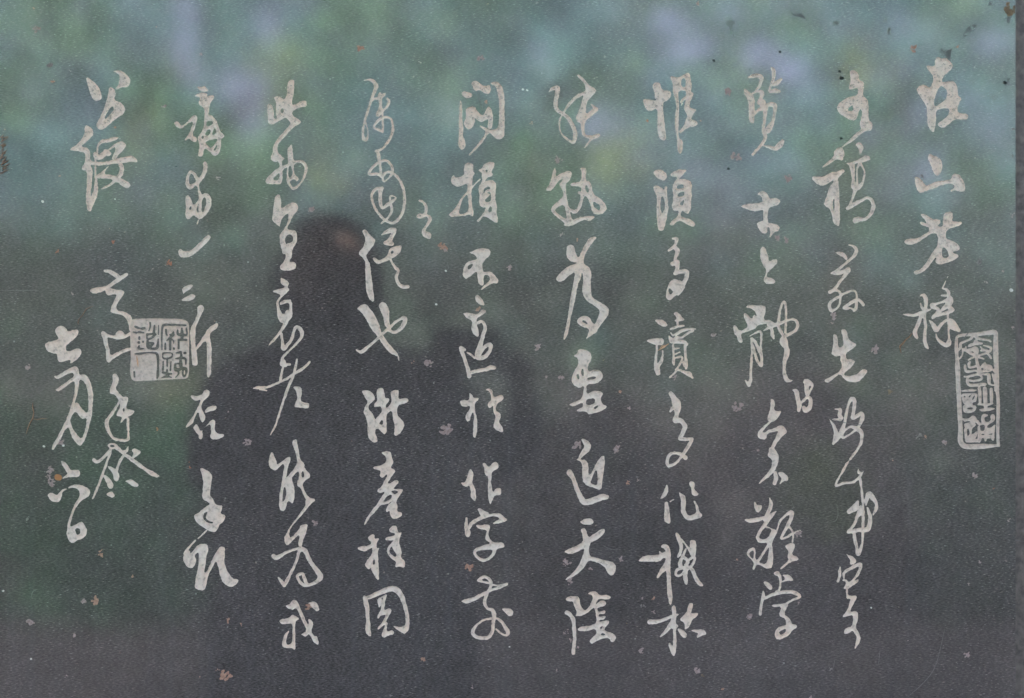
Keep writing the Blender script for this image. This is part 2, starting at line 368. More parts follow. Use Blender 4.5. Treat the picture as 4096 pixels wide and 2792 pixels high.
P 312 95,330 80,365 95,410 90,470 50,500 50,512 120,525 170,510 230,540 250,520 300,500 340,498 375,530 398,575 400,530 450,510 500,570 515,580 545,550 565,480 575,410 632,398 615,450 555,465 485,485 470,445 400,455 345,470 300,420 345,405 335,430 295,470 270,465 225,410 220,385 240,400 350,395 520,390 600,400 680,438 700,435 790,415 838,385 810,378 690,358 560,362 480,375 350,340 240,340 160
N 420 115,445 100,465 120,460 185,430 190,415 165
420 365 12,430 345 14
#c
P 145 1010,180 980,240 980,285 1030,280 1060,255 1090,190 1070
P 150 1140,180 1125,225 1150,255 1180,262 1150,285 1135,280 1210,298 1320,290 1410,255 1555,225 1570,198 1555,180 1400,190 1250,165 1190
N 225 1240,250 1240,270 1330,235 1420,215 1340
P 312 1030,345 995,400 978,475 982,440 1030,400 1060,390 1075,480 1070,520 1110,520 1200,515 1350,490 1410,455 1395,430 1370,410 1410,430 1435,500 1450,560 1500,535 1535,480 1510,410 1470,380 1480,340 1520,305 1510,330 1470,385 1430,400 1375,345 1375,330 1340,345 1250,335 1140,360 1090,385 1055,320 1045
N 380 1130,440 1120,445 1160,375 1165
N 390 1210,450 1185,450 1230,385 1240
N 405 1300,450 1265,440 1320,410 1325
@2560 920 2.64
#c
345 90 16,385 95 36,375 150 30,345 190 36,305 215 24
375 190 44,395 225 50,375 290 34,370 340 50,345 355 50
390 345 60,395 400 40,385 445 40,430 440 40,490 440 50,495 490 46,460 570 44
380 455 40,370 460 36
P 300 575,320 535,370 515,440 540,475 590,470 620,410 690,380 690,330 735,300 742,272 715,275 650
N 300 645,310 612,350 650,340 670,318 682
#c
P 155 958,180 942,240 950,275 975,298 1010,260 1025,215 1010
P 65 1168,100 1150,230 1140,255 1170,240 1215,190 1215,165 1215,110 1195
178 1215 18,175 1300 24,165 1400 34,180 1470 60,190 1510 50
190 1440 40,225 1380 34,240 1320 24,240 1275 14
P 350 880,385 865,420 885,440 920,482 948,400 970,355 962,392 935
395 965 20,398 1010 20
322 1045 20,360 1035 28,410 1015 28,465 1012 16
325 1085 14,350 1110 24,400 1090 30,450 1060 34,520 1045 24,585 1045 18
380 1130 30,440 1135 24,490 1100 24,560 1060 26
P 300 1105,320 1120,350 1150,370 1120,390 1155,480 1160,515 1210,485 1230,460 1200,380 1200,320 1200,300 1150
350 1210 24,355 1300 26,355 1390 34,360 1425 20
475 1220 26,480 1320 26,490 1420 34,485 1460 22
370 1255 20,415 1248 12
370 1310 22,420 1290 14
370 1350 24,440 1340 20,440 1380 24,400 1450 24,365 1510 22,315 1555 14
450 1380 16,465 1430 20,485 1450 24
380 1475 30,440 1485 26
P 420 1470,500 1490,535 1495,570 1570,550 1570,490 1530,420 1500
@2560 1500 2.4
#c
295 175 40,325 220 56,350 280 84,360 330 64,350 390 40,345 430 66
290 350 20,310 320 36
345 430 60,395 440 44,430 490 44,415 550 40,385 610 36,440 615 34,500 615 30
495 630 34,460 690 36,420 750 30,370 820 26,310 865 26,265 865 30,268 800 30,300 755 28,350 750 28,400 765 30,435 795 42
#c
P 258 1040,275 1080,272 1125,245 1170,188 1195,210 1160,235 1100
P 232 1220,265 1210,275 1260,290 1350,292 1420,270 1428,232 1400,235 1300
290 1215 10,325 1195 12
P 370 1120,400 1140,435 1160,440 1220,435 1310,465 1355,530 1330,540 1300,530 1250,515 1210,525 1208,555 1250,572 1320,605 1345,570 1375,465 1400,430 1380,385 1305,395 1270,392 1190
P 467 1040,490 1018,525 1030,530 1060,522 1095,570 1148,530 1165,495 1145,495 1100
@2540 2080 2.64
#c
P 38 420,90 375,240 368,260 365,255 320,275 345,300 345,330 330,310 300,270 285,290 260,330 255,370 290,378 400,375 600,395 800,390 880,372 905,358 870,335 740,335 520,290 560,240 620,228 600,260 530,310 460,328 400,300 400,260 440,150 440,42 438
P 422 145,440 130,465 150,490 200,510 280,490 370,455 405,440 390,465 330,475 290,450 230
485 200 14,530 255 16,575 320 22,600 370 24,630 410 28,600 480 26,540 530 30,480 585 24,430 580 28,440 530 28,500 505 30,560 500 34,600 520 36,640 610 40,680 670 44,710 690 20
535 310 24,500 390 34,475 450 40,485 500 46
505 390 34,550 420 26,565 450 20,530 470 24
600 400 28,560 430 24,545 480 40,530 580 50,540 650 36,543 678 10
P 580 225,600 205,640 215,648 280,635 400,600 370,580 290
#c
155 1075 50,220 1075 44,300 1055 34,370 1025 34,420 1010 34,455 995 12
P 385 920,410 895,430 925,435 1010,430 1080,460 1120,430 1160,438 1250,435 1390,415 1445,385 1420,350 1300,370 1295,400 1350,405 1250,400 1130,330 1200,250 1250,290 1190,370 1080,395 1000
P 440 1145,490 1148,550 1200,540 1245,510 1250,475 1210
P 568 875,615 875,605 940,585 990,665 975,665 1010,605 1050,580 1120,525 1165,530 1090,475 1060,475 1040,545 980
P 598 1162,720 1152,755 1190,745 1215,700 1225,650 1252,655 1220,675 1195,600 1175
@2170 270 2.4
#c
60 235 10,95 205 34,145 195 44,135 280 38,125 370 38,160 425 34,220 460 36,270 520 38,305 600 38,315 660 40,295 715 36,240 690 22,180 630 16,162 560 16,170 490 16,205 430 18,250 360 28,330 280 30,400 245 30
P 327 80,350 62,400 110,440 165,515 210,518 230,440 310,415 370,415 450,470 410,490 385,455 350,460 345,555 400,470 465,405 520,400 640,460 658,540 632,562 645,540 672,480 690,440 735,405 775,400 768,460 685,400 668,375 640,372 540,335 520,320 480,355 400,385 300,415 215,400 150
#c
P 122 955,130 1000,128 1050,180 1015,235 990,285 1000,275 1070,222 1120,228 1200,250 1340,300 1372,340 1345,372 1225,335 1210,345 1185,372 1195,370 1145,255 1135,280 1105,375 1095,375 990,358 970,380 962,425 968,412 1090,455 1085,490 1215,560 1260,628 1345,590 1400,520 1415,480 1395,450 1290,420 1230,395 1240,370 1350,330 1400,290 1408,265 1380,280 1470,340 1440,440 1422,515 1430,450 1480,410 1460,360 1475,275 1525,195 1520,215 1495,130 1430,75 1375,100 1320,205 1240,190 1170,155 1120,195 1080,208 1058,150 1090,90 1185,35 1185,35 1165,75 1105,100 990
N 110 1360,210 1305,235 1442,215 1450,150 1405
N 405 1130,430 1125,445 1175,440 1205,415 1190
N 485 1290,500 1290,550 1320,558 1350,545 1375,510 1350,490 1335
@2200 920 2.64
#c
P 180 165,215 155,255 165,272 240,300 300,345 200,370 150,410 90,475 65,492 85,440 145,380 230,355 310,360 360,420 400,438 450,430 550,432 670,450 720,600 800,628 850,610 910,510 1040,495 1075,440 1110,365 1170,400 1110,415 1045,340 1020,290 985,285 945,320 910,370 905,420 925,465 1000,490 970,525 880,520 830,400 760,355 700,338 630,355 500,340 440,325 500,295 580,265 740,235 870,210 960,205 1030,185 1110,150 1162,140 1150,180 970,205 790,240 600,270 440,200 475,125 550,70 535,65 500,140 420,220 370,300 345,235 340,190 310,168 240
N 335 960,360 950,395 980,398 998,355 982
@2220 1380 2.4
#c
P 172 105,215 80,225 35,300 48,345 75,352 130,315 190,318 260,380 235,430 240,465 285,450 330,400 370,305 372,300 480,370 440,430 440,460 465,440 500,440 540,465 575,500 585,480 620,330 672,300 635,215 640,205 620,265 600,268 550,180 590,130 575,160 560,265 515,280 380,240 420,170 380,155 330,180 250,222 190,222 130
N 265 220,278 260,275 300,262 298,250 265
N 205 290,225 275,238 310,230 330,208 320
N 310 315,370 298,398 308,390 325,310 338
N 300 530,320 515,380 508,390 530,380 560,320 582,295 565
N 365 600,410 575,415 595,385 620
#c
P 255 900,300 910,345 950,345 1000,310 1035,235 1095,295 1105,322 1150,320 1280,435 1070,485 1062,455 1300,445 1398,370 1370,300 1350,260 1300,262 1150,245 1115,200 1100,225 1090,240 1040,285 975,260 930
N 340 1310,405 1170,410 1330,400 1350,350 1330
140 1225 60,175 1280 40,210 1380 44,250 1470 50,290 1510 60,370 1490 60,450 1460 64,495 1460 44
@2220 2040 2.4
#c
P 230 115,290 80,345 80,380 115,340 145,280 142
P 242 190,280 170,300 190,320 265,370 235,440 180,482 185,470 230,400 285,330 325,328 445,400 460,500 485,560 500,588 550,575 610,540 632,510 610,480 550,400 500,325 480,290 540,215 615,105 675,100 665,190 590,235 520,265 440,285 360,210 405,140 425,75 400,180 355,270 310,265 240
#c
P 100 855,130 828,210 822,238 850,245 920,285 970,330 930,365 850,350 815,310 805,350 778,400 780,425 820,510 815,542 840,510 860,420 850,400 885,380 920,400 895,450 865,490 885,485 915,430 935,405 940,415 980,485 960,480 1000,415 1000,420 1028,490 1015,480 1045,425 1058,425 1075,510 1055,525 1075,470 1145,490 1165,570 1190,588 1220,575 1265,540 1270,520 1230,470 1230,400 1260,350 1290,330 1265,340 1240,400 1190,390 1140,300 1165,225 1160,218 1135,260 1118,340 1110,400 1085,390 970,372 930,300 995,250 1020,190 1018,212 990,185 920,170 875,115 878
N 430 1130,450 1115,462 1118,440 1155
N 435 1200,450 1178,490 1190,470 1205
115 985 44,150 1010 40,175 1060 38,185 1150 36,188 1250 32,175 1350 32,175 1375 30
@1790 300 2.64
#c
P 138 190,170 168,220 180,265 205,262 230,215 248,175 230
P 248 100,270 62,305 60,340 85,375 120,420 110,440 105,460 140,450 190,415 203,370 180,330 155,300 172,275 155,270 120
137 275 18,140 310 26,140 400 34,140 480 40,145 560 44,140 640 48,150 700 66,152 740 74,150 775 36
P 455 85,495 65,535 75,570 110,595 170,603 250,600 400,600 560,600 640,580 670,545 685,500 665,455 620,435 610,380 700,310 780,205 876,245 810,320 730,380 650,410 600,370 565,332 530,375 545,440 575,500 580,530 555,545 500,545 400,545 280,530 190,510 120,470 105
P 190 370,210 340,290 333,305 370,370 435,395 395,415 345,440 330,470 370,482 450,470 560,440 575,420 560,435 500,430 460,360 500,320 480,280 440,292 490,265 550,218 585,175 535,172 490,200 440
#c
P 180 940,225 922,270 940,272 1000,270 1025,290 1035,260 1080,260 1180,310 1115,345 1090,355 1105,290 1160,250 1215,255 1350,275 1430,275 1480,262 1495,235 1468,180 1490,110 1490,40 1500,8 1478,30 1455,80 1410,150 1290,210 1230,212 1140,150 1168,100 1180,50 1150,35 1110,45 1075,70 1050,75 1080,130 1080,180 1050,175 1000
N 120 1440,155 1320,210 1250,222 1350,222 1430,180 1465,130 1470
P 322 1000,365 985,385 940,430 918,500 920,495 965,460 1030,485 1050,460 1075,420 1080,400 1110,365 1160,400 1125,470 1105,505 1130,515 1180,505 1300,518 1380,520 1470,535 1520,530 1565,490 1555,420 1500,370 1495,340 1545,310 1555,305 1535,340 1510,385 1450,410 1400,370 1400,335 1370,340 1290,325 1200,335 1165,370 1110,360 1080,365 1040,335 1015
N 395 1000,430 1000,415 1035
N 385 1200,430 1175,455 1185,452 1210,410 1205,380 1260,375 1250
N 410 1245,450 1230,460 1300,450 1335,415 1345,385 1320,440 1285,455 1255
N 440 1400,460 1380,472 1420,460 1450,425 1450
@1800 960 2.64
#c
P 190 128,240 118,290 90,360 85,410 95,432 130,415 170,370 205,340 250,345 310,355 340,440 335,470 370,515 420,500 465,450 455,400 485,320 535,350 490,400 450,425 410,410 370,365 365,355 400,355 475,330 482,300 455,290 390,285 325,240 360,190 405,160 412,135 380,140 310,165 250,215 218,280 205,285 190,260 155
N 180 295,200 262,245 248,225 290,195 318
#c
P 262 600,285 575,320 600,355 640,370 695,330 690,280 655
P 138 770,200 765,290 785,340 730,380 740,380 765,330 795,280 830,285 900,300 950,305 1015,285 1025,240 985,225 930,240 855,180 825,145 790
300 872 34,340 862 30,370 920 38,350 1000 44,320 1110 46,285 1200 50,300 1245 50,370 1230 44,420 1170 36,430 1110 40,390 1110 36,350 1150 34,315 1210 34
180 1185 16,220 1210 24,260 1245 24
155 1160 30,115 1140 40,145 1230 36,185 1350 40,205 1440 44
200 1405 40,280 1385 36,380 1365 40,430 1345 48,465 1350 44
@1810 1500 2.64
#c
P 78 275,110 265,175 270,180 225,178 185,205 210,225 245,275 240,270 265,240 290,235 370,260 460,260 580,255 630,235 665,215 645,220 540,228 440,215 390,195 430,185 475,155 497,135 460,145 410,190 345,180 325,130 335,95 325
P 345 155,385 138,420 160,430 240,515 205,540 235,535 260,470 300,450 370,510 410,512 450,485 490,520 540,540 600,510 607,460 580,430 540,450 480,455 430,425 380,435 315,390 355,370 325,380 290,408 270,405 195,385 165
#c
P 85 1135,130 1135,155 1080,180 990,200 990,225 1040,215 1100,205 1140,235 1190,252 1250,245 1335,215 1320,190 1285,195 1220,178 1160,150 1182,110 1170
P 315 935,340 925,365 955,385 975,420 930,460 915,490 945,488 985,435 1010,412 1030,408 1150,425 1245,460 1195,515 1190,515 1245,500 1272,440 1270,425 1310,400 1375,382 1330,375 1230,375 1070,358 1070,338 1040,340 990
#c
P 262 1420,280 1400,340 1440,385 1448,380 1470,480 1455,520 1475,580 1525,570 1545,500 1560,420 1580,450 1545,490 1530,490 1505,430 1490,350 1510,270 1540,215 1584,165 1584,230 1535,300 1505,285 1460
@1810 2060 2.64
148 35 16,145 110 34,160 180 56,165 215 40
180 130 36,200 90 40,240 60 36,300 30 40
P 410 98,460 60,530 40,560 40,575 60,520 85
P 245 105,300 108,350 95,395 105,398 140,378 190,385 240,430 290,540 290,552 345,465 350,455 410,410 460,340 498,280 485,225 430,220 380,250 350,330 318,405 300,345 262,350 210,365 160,300 155,265 135
N 250 385,330 368,425 365,415 410,380 450,330 468,280 440,250 410
#c
300 700 30,265 690 16,300 665 28,350 655 28,395 685 28,408 735 34,375 810 32,350 870 30,340 930 34,370 985 30,420 1005 36,440 1060 42,430 1150 34,420 1230 36,380 1290 38,310 1300 40,240 1280 38,212 1240 34,240 1180 30,310 1120 22,390 1095 20,470 1095 22,520 1130 32,560 1190 40,585 1240 44,570 1270 26,520 1255 22,460 1205 16
310 705 16,380 720 18,470 745 20,575 728 24
100 910 16,150 910 44,220 890 44,320 835 34,420 790 28,500 765 26,580 735 16
P 518 990,560 985,610 990,642 1015,635 1065,595 1070,555 1030
@1640 780 7.92
#c
300 180 60,400 220 80,490 330 90,510 440 100,500 570 80
490 570 80,400 620 60,300 610 60,240 680 80,300 720 60,420 680 70,540 650 80,620 720 120,620 820 120,540 960 90,450 1090 110,440 1200 140
P 360 1200,480 1120,570 1170,660 1200,690 1260,650 1380,600 1400,480 1350,400 1290
@1410 290 2.4
#c
110 75 10,160 70 22,205 90 36,228 135 36,205 200 34,175 280 26,145 380 24,122 450 20,105 520 18,98 590 20,110 640 34,130 640 34,148 600 14,142 540 12,125 480 16
170 285 22,210 255 24,255 245 28,295 215 34,315 200 14
P 250 195,268 180,290 230,280 290,290 370,260 420,228 425,222 400,250 350,255 290,235 235
335 250 24,350 275 24,335 320 24,300 360 24,245 410 30
285 350 18,290 420 18,292 500 18,290 570 16
290 575 10,250 550 26,205 525 24,225 485 26,270 445 24,320 428 22,370 450 24,388 530 26,370 610 26,330 680 24,280 735 24,225 755 26
240 760 26,250 800 36,260 860 28,268 930 26,275 1000 22
275 1000 16,240 975 28,155 975 24,195 910 30,250 865 26,320 845 24,370 890 24,385 945 26,360 1000 20,305 1045 20,290 1010 22,310 970 26,350 955 26,400 975 26,450 1030 30,485 1110 30,500 1200 26,490 1310 26,450 1400 26,380 1445 26,300 1405 26,225 1320 26,190 1230 26,190 1160 26,230 1115 28,285 1110 34
270 1130 44,265 1200 36,270 1260 34,290 1300 26,340 1265 34,410 1215 24,400 1190 16,360 1190 22,365 1250 22,378 1320 24,345 1390 20,275 1450 14
#c
@1400 880 2.64
P 130 110,160 95,190 130,235 180,270 210,260 245,200 335,165 380,200 440,218 490,225 600,240 730,260 850,240 862,195 830,170 720,158 540,165 450,140 405,95 370,95 340,150 270,165 200,140 150
P 320 165,370 110,440 75,490 85,490 130,440 215,465 245,460 278,400 270,355 260,350 235,400 200,430 150,440 135,370 150
P 415 300,470 280,540 265,545 285,525 350,470 390,415 420,330 460,285 468,250 430,240 400,265 395,300 425,350 410,400 370
N 430 330,450 320,465 335,455 355,430 358
425 410 20,450 465 24,485 510 34,510 535 30,490 600 34,510 670 38,560 705 40,610 705 36
#c
P 72 940,110 900,165 885,200 920,240 975,300 1070,320 1160,350 1220,400 1300,470 1370,512 1425,500 1442,430 1410,370 1350,300 1240,220 1140,160 1030,100 950
508 1435 12,517 1490 6
P 300 895,340 862,385 885,412 940,415 1050,420 1110,400 1150,365 1110,350 1020,315 940
65 1370 16,120 1395 34,190 1340 32,260 1280 28,340 1205 28,420 1135 30,490 1070 30,560 1035 40,580 1060 52,550 1130 46,490 1180 30,440 1180 30,400 1150 30
@1420 1530 2.64
#c
P 70 90,105 78,160 90,205 130,212 170,180 210,150 230,135 270,180 320,212 380,210 400,250 350,285 310,278 250,240 255,200 260,205 225,240 190,225 110,240 65,290 55,305 80,315 160,360 170,360 190,325 240,322 280,370 240,390 190,375 120,370 100,420 75,465 85,455 180,520 165,560 170,565 195,540 215,450 240,440 340,480 380,520 430,520 460,480 540,430 565,412 560,420 460,400 380,390 290,330 340,335 450,335 520,310 550,280 525,250 485,215 490,210 530,235 590,235 630,190 630,145 590,130 540,135 450,110 350,90 320,100 260,140 205,95 140
N 250 435,280 390,295 405,292 445,265 445
#c
P 268 740,330 722,380 735,390 800,408 850,370 900,420 920,420 950,380 1000,335 1080,440 1028,462 1050,430 1090,400 1125,505 1125,505 1150,430 1250,450 1300,440 1360,495 1370,498 1400,470 1430,400 1440,370 1410,365 1350,335 1375,325 1350,345 1300,400 1250,330 1285,265 1300,230 1350,160 1420,100 1510,92 1500,140 1400,210 1310,260 1240,320 1150,260 1172,230 1140,280 1100,350 960,290 1010,258 990,270 930,240 925,190 905,200 885,270 880,330 840,335 790
N 375 1145,430 1140,460 1155,420 1185
N 330 1210,370 1180,390 1190,385 1225,315 1262,300 1250
@1410 2060 2.64
#c
P 45 350,100 325,160 325,205 300,160 250,175 225,210 200,230 210,235 255,285 240,260 290,255 350,290 340,270 390,272 500,280 600,278 690,240 660,205 590,195 545,175 580,130 540,130 510,180 450,215 380,205 340,160 375,110 388
N 215 500,230 460,238 510,222 530
P 340 270,350 240,400 228,450 210,440 190,392 180,390 145,420 112,465 115,485 185,525 182,485 270,520 380,510 450,555 485,555 560,500 545,445 550,465 495,400 455,362 390,370 340,420 280,440 270
N 385 370,415 325,430 370,472 425,450 445,400 405
#c
P 105 865,125 845,145 865,250 810,370 755,440 748,500 775,545 850,580 980,605 1100,600 1210,555 1258,510 1240,430 1180,430 1168,500 1185,550 1170,565 1130,555 1040,520 920,470 830,410 800,300 840,185 890,160 890,175 960,180 1100,200 1275,185 1285,135 1240,145 1050,110 900
P 260 885,350 840,362 850,335 930,345 945,330 1010,385 980,418 1000,390 1060,350 1130,378 1135,360 1200,370 1235,420 1215,440 1235,430 1262,380 1270,340 1295,310 1280,310 1240,345 1160,310 1180,270 1215,260 1195,320 1130,360 1045,300 1060,265 1100,260 1060,300 1000,305 950,280 980,265 930
N 305 875,325 868,318 910,308 905
@1050 290 3.168
#c
P 65 400,90 395,130 425,145 500,140 575,160 590,185 580,165 500,175 400,160 350,135 315,180 295,230 310,280 350,310 280,315 150,345 95,385 85,405 110,400 250,375 340,375 415,430 400,520 350,560 360,560 432,500 435,430 455,375 500,390 555,440 580,488 620,470 650,400 690,350 740,280 820,210 890,185 970,200 1020,250 1065,285 1085,245 1130,245 1190,285 1170,325 1160,320 1050,310 980,350 930,372 905,385 1000,392 1120,450 1110,510 1108,560 1160,575 1220,550 1320,480 1430,420 1480,380 1490,330 1440,305 1360,308 1250,315 1195,250 1240,258 1300,240 1410,200 1420,60 1415,30 1380,60 1330,140 1250,215 1200,208 1135,150 1135,105 1105,100 1060,125 1030,130 950,180 850,260 760,340 670,355 630,310 590,300 570,200 620,130 665,70 640,65 560,62 450
N 225 480,245 450,270 460,272 490,255 525,235 510
N 125 1360,170 1300,220 1265,215 1330,185 1370
N 335 1190,355 1180,375 1240,380 1300,340 1345,328 1290
N 400 1170,440 1145,500 1150,530 1200,530 1270,500 1360,440 1430,390 1460,360 1420,340 1380,400 1350,440 1385,465 1345,410 1290,395 1230
@1060 770 3.168
#c
P 120 60,165 20,190 40,205 110,195 215,290 150,345 122,405 135,420 190,400 240,350 300,310 390,275 470,380 475,408 520,410 600,395 650,350 720,345 800,300 880,380 885,398 930,385 975,260 995,200 980,190 930,250 870,265 780,225 785,205 700,185 600,190 530,240 470,290 370,305 265,260 275,215 330,190 400,185 440,90 355,88 310,105 230
N 255 590,275 545,320 530,358 560,355 610,320 640,285 640,265 660
@1060 770 3.168
#c
P 195 1085,215 1075,300 1130,305 1165,285 1195,310 1230,270 1280,230 1310,180 1370,165 1400,195 1500,230 1560,285 1475,300 1500,310 1420,290 1395,190 1430,185 1390,250 1355,345 1358,350 1584,160 1584,140 1400,150 1370,200 1300,150 1280,85 1250,200 1215,260 1200,200 1150
@1010 1250 2.64
P 260 0,300 15,340 10,385 0,425 0,420 50,385 80,370 120,300 220,235 300,150 372,200 300,275 215,325 112,290 105,265 50
305 225 26,315 300 30,328 380 44,380 330 34,420 265 34,440 190 28,470 150 34,515 190 44,520 250 34,470 320 26,380 410 22,330 460 24,310 510 30,320 550 44,395 548 20
325 520 50,345 560 40
325 575 26,305 650 22,295 725 28
#c
15 800 14,60 792 30,150 790 28,250 750 24,350 705 24,440 645 28,540 585 30,605 520 20
80 810 20,150 825 16
470 495 24,450 590 26,420 690 28,370 810 28,325 940 26,280 1080 24,240 1200 20,190 1290 10
P 420 785,470 775,515 790,522 830,505 930,545 955,595 955,600 990,585 1015,450 1002,445 980,475 910,465 830
@1050 1750 2.64
#c
P 65 240,95 135,145 240,155 295,260 205,298 200,295 250,265 320,255 400,245 435,360 300,370 240,345 150,315 60,325 25,360 20,375 100,395 230,440 270,440 320,520 410,440 460,420 510,480 630,570 655,500 710,440 790,360 880,290 970,280 1030,300 1060,390 970,400 930,480 905,460 1000,430 1080,415 1150,375 1150,398 1010,310 1100,262 1142,228 1105,235 1040,300 930,400 800,470 690,400 530,365 510,365 460,385 430,380 350,330 400,305 430,340 530,340 640,320 705,265 660,240 785,175 760,180 600,210 440,235 265,160 330,125 355,70 310
N 235 515,255 580,240 650,205 700,215 570
N 415 365,430 350,440 390,435 430,410 415
115 1250 44,150 1270 44,250 1215 30,350 1180 28,420 1180 50,460 1210 50,500 1300 44,570 1400 50,610 1470 60,560 1530 36,490 1560 34,420 1550 34,370 1480 30,380 1450 30,420 1440 32,440 1480 34,470 1560 40
390 1190 36,350 1320 30,280 1470 32,230 1560 44
P 155 1480,165 1465,235 1530,270 1540,225 1590,200 1560
@1070 2200 3.6
#c
P 250 800,330 780,350 730,390 712,430 745,480 850,560 1030,580 1080,600 1060,580 1010,600 985,655 1030,660 1080,625 1170,680 1250,705 1230,745 1340,725 1370,660 1320,600 1200,560 1248,520 1240,470 1215,570 1165,500 1030,425 840,390 835,360 865,300 845
P 580 765,640 740,700 755,740 820,748 865,710 885,660 850,620 800
P 170 1015,200 995,310 985,360 925,420 955,462 990,395 1040,400 1200,395 1310,408 1410,390 1440,340 1405,240 1412,205 1380,220 1300,250 1210,305 1160,315 1170,280 1230,270 1310,285 1370,350 1350,365 1250,360 1150,365 1050,220 1072,185 1050
@680 340 2.829
#c
P 300 15,350 22,380 12,415 30,435 75,395 75,350 72,320 50
P 272 125,320 95,370 85,430 100,410 135,450 120,490 110,505 130,490 170,470 180,445 230,440 300,435 335,480 345,520 390,545 450,565 520,600 550,622 580,595 605,578 610,575 740,530 800,490 798,440 745,390 715,380 740,370 800,340 815,313 800,335 700,320 640,312 590,350 540,385 470,390 380,390 260,335 230,325 195,345 150,320 135
N 415 405,480 405,490 440,412 475
N 395 560,420 510,460 500,460 540,430 575,410 578
N 470 560,505 480,525 520,515 550,490 570
N 355 585,375 572,385 590,372 612,360 605
N 395 650,440 620,535 605,530 640,460 720,430 690
N 490 735,535 670,525 725,505 745
P 35 430,75 410,110 430,125 465,180 430,260 345,300 345,312 375,295 450,250 570,305 600,300 650,250 640,215 605,175 635,160 615,200 570,240 490,265 405,200 440,120 500,85 485
#c
P 375 880,405 860,425 910,415 1000,370 1070,325 1120,335 1180,360 1245,400 1218,440 1235,470 1290,465 1370,425 1450,345 1525,300 1500,265 1465,205 1528,170 1490,180 1390,172 1270,210 1232,235 1290,265 1370,330 1290,322 1230,308 1130,230 1185,190 1170,172 1110,190 1020,215 970,240 960,290 1000,325 1060,365 1000,380 930
N 210 1085,220 1030,245 1000,275 1040,300 1090,240 1128,220 1125
N 215 1405,235 1365,245 1380,235 1415
N 295 1410,325 1320,325 1440,310 1450
N 358 1445,360 1300,390 1265,410 1290,410 1350,385 1430
P 305 1540,325 1520,330 1540,310 1584,300 1575
@690 880 2.4
#c
P 55 300,75 275,115 305,180 290,250 230,310 160,350 142,370 165,340 210,280 265,220 320,150 360,90 362,62 335
#c
P 90 660,120 632,185 618,198 635,165 665,120 695,105 715
P 80 770,130 735,190 705,222 725,210 755,170 775,110 782
#c
270 850 66,260 900 40,230 970 34,200 1040 48,195 1110 50,200 1200 44,210 1290 54,215 1375 50
P 400 1000,430 988,438 1010,420 1045,370 1075,355 1120,375 1200,372 1350,370 1480,345 1515,330 1495,328 1350,335 1200,318 1150,235 1250,215 1230,300 1110,340 1040
@720 1540 2.829
#c
P 118 118,150 120,200 125,255 105,270 65,300 45,335 65,335 105,300 150,260 180,235 255,270 310,292 375,255 432,235 400,205 290,155 390,145 435,75 482,65 465,110 405,160 340,205 240,240 160,180 182,140 160
P 278 325,285 280,330 245,400 230,420 255,400 285,340 295
P 150 480,180 440,205 465,235 530,300 455,350 400,385 390,400 420,395 520,430 555,490 550,505 575,470 600,390 620,355 610,338 580,352 540,345 440,290 475,250 525,265 570,240 620,215 605,210 565,160 505
#c
P 222 950,240 935,300 960,350 995,368 1030,350 1130,335 1240,370 1290,400 1345,430 1360,480 1362,475 1410,450 1450,513 1480,495 1550,445 1584,220 1584,165 1520,155 1485,190 1455,240 1440,300 1375,340 1350,320 1325,260 1300,245 1260,260 1180,265 1100,250 1020
N 255 1500,270 1450,325 1430,300 1480,305 1520,380 1550,360 1565,310 1555
@720 2000 3.96
P 215 250,240 220,300 200,350 150,440 90,480 60,550 70,670 90,665 140,625 210,720 250,710 310,680 360,625 375,600 460,550 515,500 505,450 485,400 455,310 400,240 320
N 360 270,385 200,450 180,415 230,410 280,445 330,520 350,525 370,480 370,430 350,380 310
430 470 16,360 545 24,285 610 20
245 640 28,170 720 30,110 790 36,80 850 60
#c
P 60 860,100 800,150 800,170 860,260 730,330 695,400 690,440 720,455 780,420 880,400 1050,385 1160,440 1110,540 880,620 750,660 735,700 750,715 800,700 1000,740 1110,830 1250,900 1255,930 1280,900 1330,830 1378,770 1375,690 1320,640 1220,600 1030,570 960,520 1050,450 1200,430 1270,405 1400,370 1430,260 1420,230 1370,240 1280,280 1100,295 950,295 820,225 870,255 950,250 1020,185 1085,110 1060,60 980,50 920
@510 1260 5.657
#seal_left
P 80 120,130 85,400 80,700 75,1000 80,1180 85,1330 120,1380 170,1400 300,1395 600,1390 1000,1395 1300,1370 1410,1300 1445,900 1460,600 1480,200 1500,110 1470,70 1400,60 1200,75 900,60 600,60 300
M 175 260 30,225 285 40,290 300 20,330 305 40,385 295 40
M 130 385 20,200 400 36
M 255 385 40,370 400 20
M 510 175 28,515 260 28,485 355 22
M 610 240 28,600 330 36,600 420 40,640 445 30
M 700 230 16,700 440 16
M 440 440 36,580 430 30,600 470 36,540 520 36,450 545 30,440 440 30
M 450 545 30,460 640 50,470 720 60,560 750 56,660 740 60,690 650 40,695 540 18
P 490 590,520 570,650 550,670 590,650 640,590 690,650 710,630 730,500 735,530 680,590 625
M 480 630 40,590 640 30,500 720 60
M 270 500 30,268 540 34
M 255 620 46,256 622 46
M 350 600 30,352 612 30
M 265 700 30,250 745 40,300 760 34,370 760 14
M 170 880 24,270 875 36,420 855 24,600 855 30,670 890 44,690 1000 36,690 1200 36,685 1350 50,670 1440 20
M 150 1290 36,160 1400 30
M 1320 235 26,1100 225 36,850 220 36,790 280 34,775 500 26,780 780 20
M 870 330 30,880 430 34,900 460 20
M 1040 390 30,1020 450 60,950 440 14
M 1010 450 50,960 520 44,890 575 20
M 965 530 44,965 780 36
M 980 540 24,1040 580 24,1040 630 24
M 855 640 24,855 770 32
M 1050 750 30,1052 770 30
M 1135 340 26,1140 430 40,1240 450 50,1340 440 30,1330 300 30
M 1230 300 24,1235 440 60,1235 530 40
